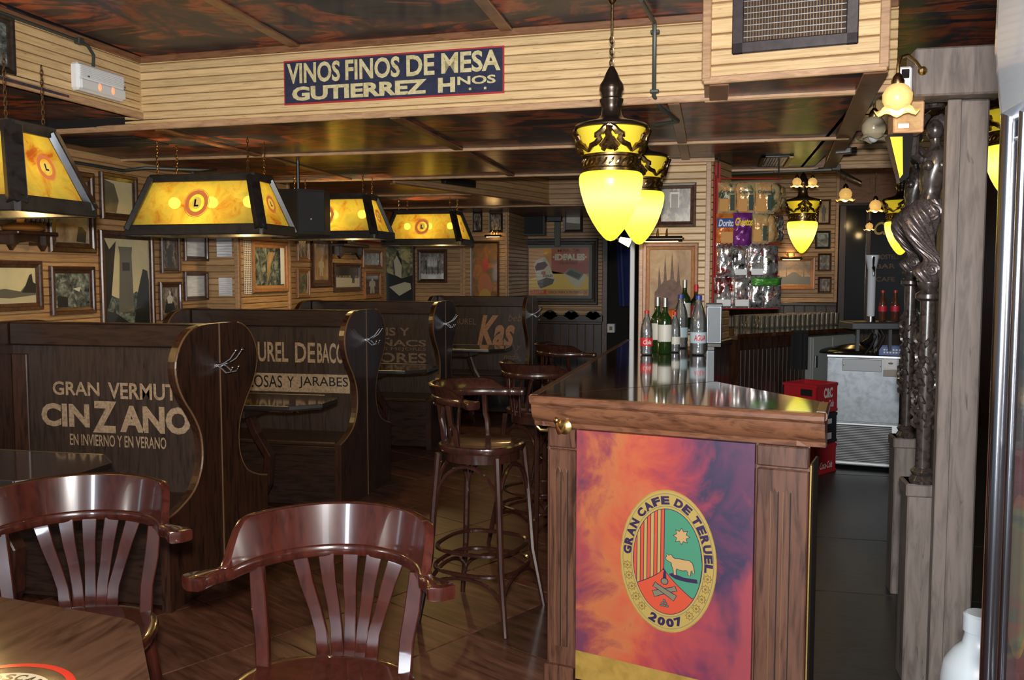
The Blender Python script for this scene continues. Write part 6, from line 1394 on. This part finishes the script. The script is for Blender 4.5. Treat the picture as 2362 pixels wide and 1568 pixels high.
# crates
CR = [('red', (.42, .015, .02)), ('black', (.02, .022, .03)), ('red', (.50, .02, .03))]
cz = 0; cb = atz(1884, 1100, 0); 
c0_ = atd(1893, 1096, 6.55); Wc = .30; Dc = .42
crz = math.radians(-62)
for i, (cn, col) in enumerate((('red', (.50, .02, .03)), ('black', (.02, .022, .03)), ('red', (.50, .02, .03)))):
    m_ = base('crate_'+cn, col, .35); hgt = .235 if i != 1 else .245
    t = thing('bottle_crate', ['lowest red crate of the stack behind the counter', 'black crate in the middle of the crate stack', 'top red crate with white script on its end'][i], 'crate', (.856, 7.36, cz), math.radians(-36.9), 'stacked bottle crates')
    X0, X1, Y0, Y1 = -.24, .055, -.15, .15
    MB().box((X0, Y0, 0), (X1, Y1, .02), None, .004).build('crate_floor', m_, t)
    for q0, q1 in (((X0, Y0, .01), (X1, Y0+.014, hgt-.005)), ((X0, Y1-.014, .01), (X1, Y1, hgt-.005)), ((X0, Y0, .01), (X0+.014, Y1, hgt-.005)), ((X1-.014, Y0, .01), (X1, Y1, hgt-.005))): MB().box(q0, q1, None, .004).build('crate_wall', m_, t)
    for z_ in (0.004, hgt-.03): MB().box((X0-.006, Y0-.006, z_), (X1+.006, Y0, z_+.022), None, .002).build('crate_rim', m_, t); MB().box((X1, Y0-.006, z_), (X1+.006, Y1, z_+.022), None, .002).build('crate_rim', m_, t)
    
    MB().box((X1-.14, Y0-.003, hgt*.58), (X1-.04, Y0-.001, hgt*.8), None, .001).build('hand_hole', DARK, t)
    M = Matrix.Translation((X1, 0, 0)) @ Matrix.Rotation(PI/2, 4, 'Z')
    if i != 1:
        text_into(MB(), 'Coca-Cola', (-.09, hgt*.18, .09, hgt*.42), -.004, .02, .35, M).build('crate_lettering', WHITEP, t); facing(text_into(MB(), 'Coca-Cola', (X1-.15, hgt*.16, X1-.01, hgt*.36), Y0-.0015, .02, .35).build('crate_lettering', WHITEP, t))
        text_into(MB(), 'C&C', (-.06, hgt*.5, .07, hgt*.84), -.005, .05, 0, M).build('crate_mark', WHITEP, t) if i == 2 else None
    else:
        for k in range(2): MB().box((X1+.001, -.09, .035+k*.12), (X1+.004, .07, .085+k*.11), None, .001).build('crate_label', WHITEP, t)
    cz += hgt
# pale grey cabinet door under the back counter
a = Vector((1.02, 7.42, 0)); t = thing('grey_cabinet', 'pale grey cabinet beside the ice machine, under the back counter', 'cabinet', (0, 0, 0)); a = Vector((.80, 7.62, 0)); b = Vector((1.20, 8.09, 0)); t.location = (a.x, a.y, 0); t.rotation_euler.z = math.atan2(b.y-a.y, b.x-a.x); W_ = (b-a).length
GC = base('pale_grey_laminate', (.28, .31, .31), .5)
MB().box((0, 0, .05), (W_, .12, 1.05), None, .005).build('carcass', GC, t); MB().box((.01, -.016, .08), (W_*.44, 0, 1.04), None, .004).build('door', GC, t); MB().box((W_*.45, -.016, .08), (W_-.01, 0, 1.04), None, .004).build('door', GC, t); MB().box((.02, -.03, .80), (.06, -.016, .90), None, .003).build('hinge', STEEL, t); MB().box((0, .02, 0), (W_, .12, .05)).build('plinth', BLACK, t)
a = Vector((.70, 7.50, 0)); t = thing('hanging_cloth', 'black cloth hanging over the edge of the back counter', 'cloth', (a.x, a.y-.0, .80)); m = MB(); n = 9; vs = [(-.065+.13*i/(n-1), -.012*math.sin(i*1.7)-(.0 if j < 6 else .0), .30*j/6) for j in range(7) for i in range(n)]
m.add(vs, [(j*n+i, j*n+i+1, (j+1)*n+i+1, (j+1)*n+i) for j in range(6) for i in range(n-1)]).build('cloth_drop', base('black_cloth', (.012, .012, .013), .9), t, smooth=True); MB().tube([(-.065, 0, .30), (.065, 0, .30)], .012, 8).build('cloth_fold', base('black_cloth', (.012, .012, .013), .9), t, smooth=True)
# mirrored dark glass cabinet on the rear wall
a0 = aty(1934, 600, 10.38); b0 = aty(2110, 600, 10.38); t = thing('glass_front_cabinet', 'dark glass-fronted drinks cabinet on the rear wall behind the beer tap', 'cabinet', (a0.x, 10.38, 0)); W_ = b0.x-a0.x
MB().box((0, .02, 0), (W_, .11, 2.3), None, .004).build('carcass', DARK, t)
for x0, x1 in ((0, .07), (W_*.36, W_*.42), (W_-.05, W_)): MB().box((x0, -.02, 0), (x1, .02, 2.3), None, .004).build('frame_stile', BENCH, t)
MB().box((0, -.015, .1), (W_, .01, .95), None, .004).build('lower_panel', BENCH, t); MB().box((W_*.42, 0, .95), (W_-.05, .015, 2.25)).build('glass_door', BLACKG, t); MB().box((.07, 0, .95), (W_*.36, .015, 2.25)).build('glass_door', BLACKG, t)
for s, z_, h_ in (('HOSTELERIA', 1.72, .05), ('BAR', 1.62, .05), ('CAFE', 1.48, .05)): facing(text_into(MB(), s, (W_*.5, z_, W_*(.92 if len(s) > 5 else .75), z_+h_), -.002, .01).build('glass_lettering', FADET, t))
facing(text_into(MB(), 'Cafe', (W_*.46, 1.98, W_*.8, 2.12), -.002, .02, .3).build('glass_lettering', base('yellow_lettering', (.35, .28, .06), .5), t))
# ================================================================ RIGHT FOREGROUND: glass display cabinet
X_ = atd(2283, 700, 1.35); t = thing('display_cabinet', 'tall glass and chrome display cabinet cut off by the right edge', 'cabinet', (X_.x, X_.y, 0)); zc_ = atd(2340, 300, 1.35).z
REDI = wood('cabinet_red_interior', (.035, .008, .005), (.08, .018, .012), (2, 2, 2), .4, 0, False)
MB().box((.0, -.62, 0), (.60, .0, .10), None, .01).build('base', BLACK, t)
MB().box((.06, -.60, .10), (.58, -.04, zc_), None, .01).build('inner_back', REDI, t)
PANE = base('cabinet_glass', (.03, .04, .045), .04, coat=1); bsdf(PANE).inputs['Alpha'].default_value = .30
MB().box((.0, -.60, .10), (.006, -.03, zc_), None, .001).build('side_glass', PANE, t); MB().box((.03, -.006, .10), (.6, .0, zc_), None, .001).build('side_glass', PANE, t)
for dx, dy, r_ in ((.012, -.012, .009), (.0, -.065, .013), (.0, -.12, .006)): MB().tube([(dx, dy, .08), (dx, dy, zc_+.01)], r_, 14).build('chrome_post', base('dim_chrome', (.38, .40, .45), .16, 1), t, smooth=True)
for z_ in (.55, .95, 1.3): MB().box((.01, -.6, z_), (.06, -.03, z_+.006)).build('glass_shelf', PANE, t)
# rounded white-steel hood
TOPW = base('cabinet_hood', (.30, .35, .42), .25, .4, coat=.6)
m = MB(); prof = []
for zz, off in ((zc_, .0), (zc_+.01, -.014), (zc_+.10, -.022), (zc_+.30, -.02), (zc_+.42, .0), (zc_+.47, .06)):
    rr = .09; x0 = off; y1 = -off; pts = [(x0+.62, y1)]+[(x0+rr-rr*math.sin(a), y1-rr+rr*math.cos(a)) for a in [PI/2*i/8 for i in range(9)]]+[(x0, -.62)]; prof.append([(px_, py_, zz) for px_, py_ in pts])
L0 = len(prof[0]); m.add([v for r_ in prof for v in r_], [(i*L0+k, (i+1)*L0+k, (i+1)*L0+k+1, i*L0+k+1) for i in range(len(prof)-1) for k in range(L0-1)]); m.add([(.62, .0, zc_), (0, 0, zc_), (0, -.62, zc_), (.62, -.62, zc_)], [(0, 1, 2, 3)]); m.build('hood', TOPW, t, smooth=True)
MB().box((.0, -.62, zc_-.03), (.03, -.02, zc_), None, .004).build('chrome_rail', CHROME, t)
for nm, px, py, r, mt in (('emblem_ring', 2342, 1330, .085, OLIVE), ('emblem_field', 2342, 1330, .075, PG)):
    pp = ray(px, py); tt_ = (X_.x+.055)/pp.x; q = CAM+pp*tt_; M = Matrix.Translation((.0588 if nm == 'emblem_ring' else .058, q.y-X_.y, q.z)) @ Matrix.Rotation(-PI/2, 4, 'Z')
    MB().add([tuple(M @ Vector((x_, 0, z_))) for x_, z_ in ellipse(0, 0, r*.7, r*1.5, 32)], [tuple(range(32))]).build(nm, mt, t)
# white plastic canister low on the right
p = atd(2205, 1450, 2.0); t = thing('white_canister', 'white plastic canister standing low beside the display cabinet', 'container', (p.x+.02, p.y, 0)); 
MB().lathe([(.070, 0), (.078, .01), (.078, p.z-.11), (.072, p.z-.075), (.052, p.z-.045), (.036, p.z-.03), (.032, p.z-.01), (.032, p.z)], 32, Matrix.Translation((.03, 0, 0))).build('canister_body', base('white_canister_plastic', (.26, .31, .35), .4), t, smooth=True); MB().lathe([(.036, 0), (.036, .035), (.03, .04)], 20, Matrix.Translation((.03, 0, p.z))).build('canister_cap', base('white_canister_plastic', (.26, .31, .35), .4), t, smooth=True)
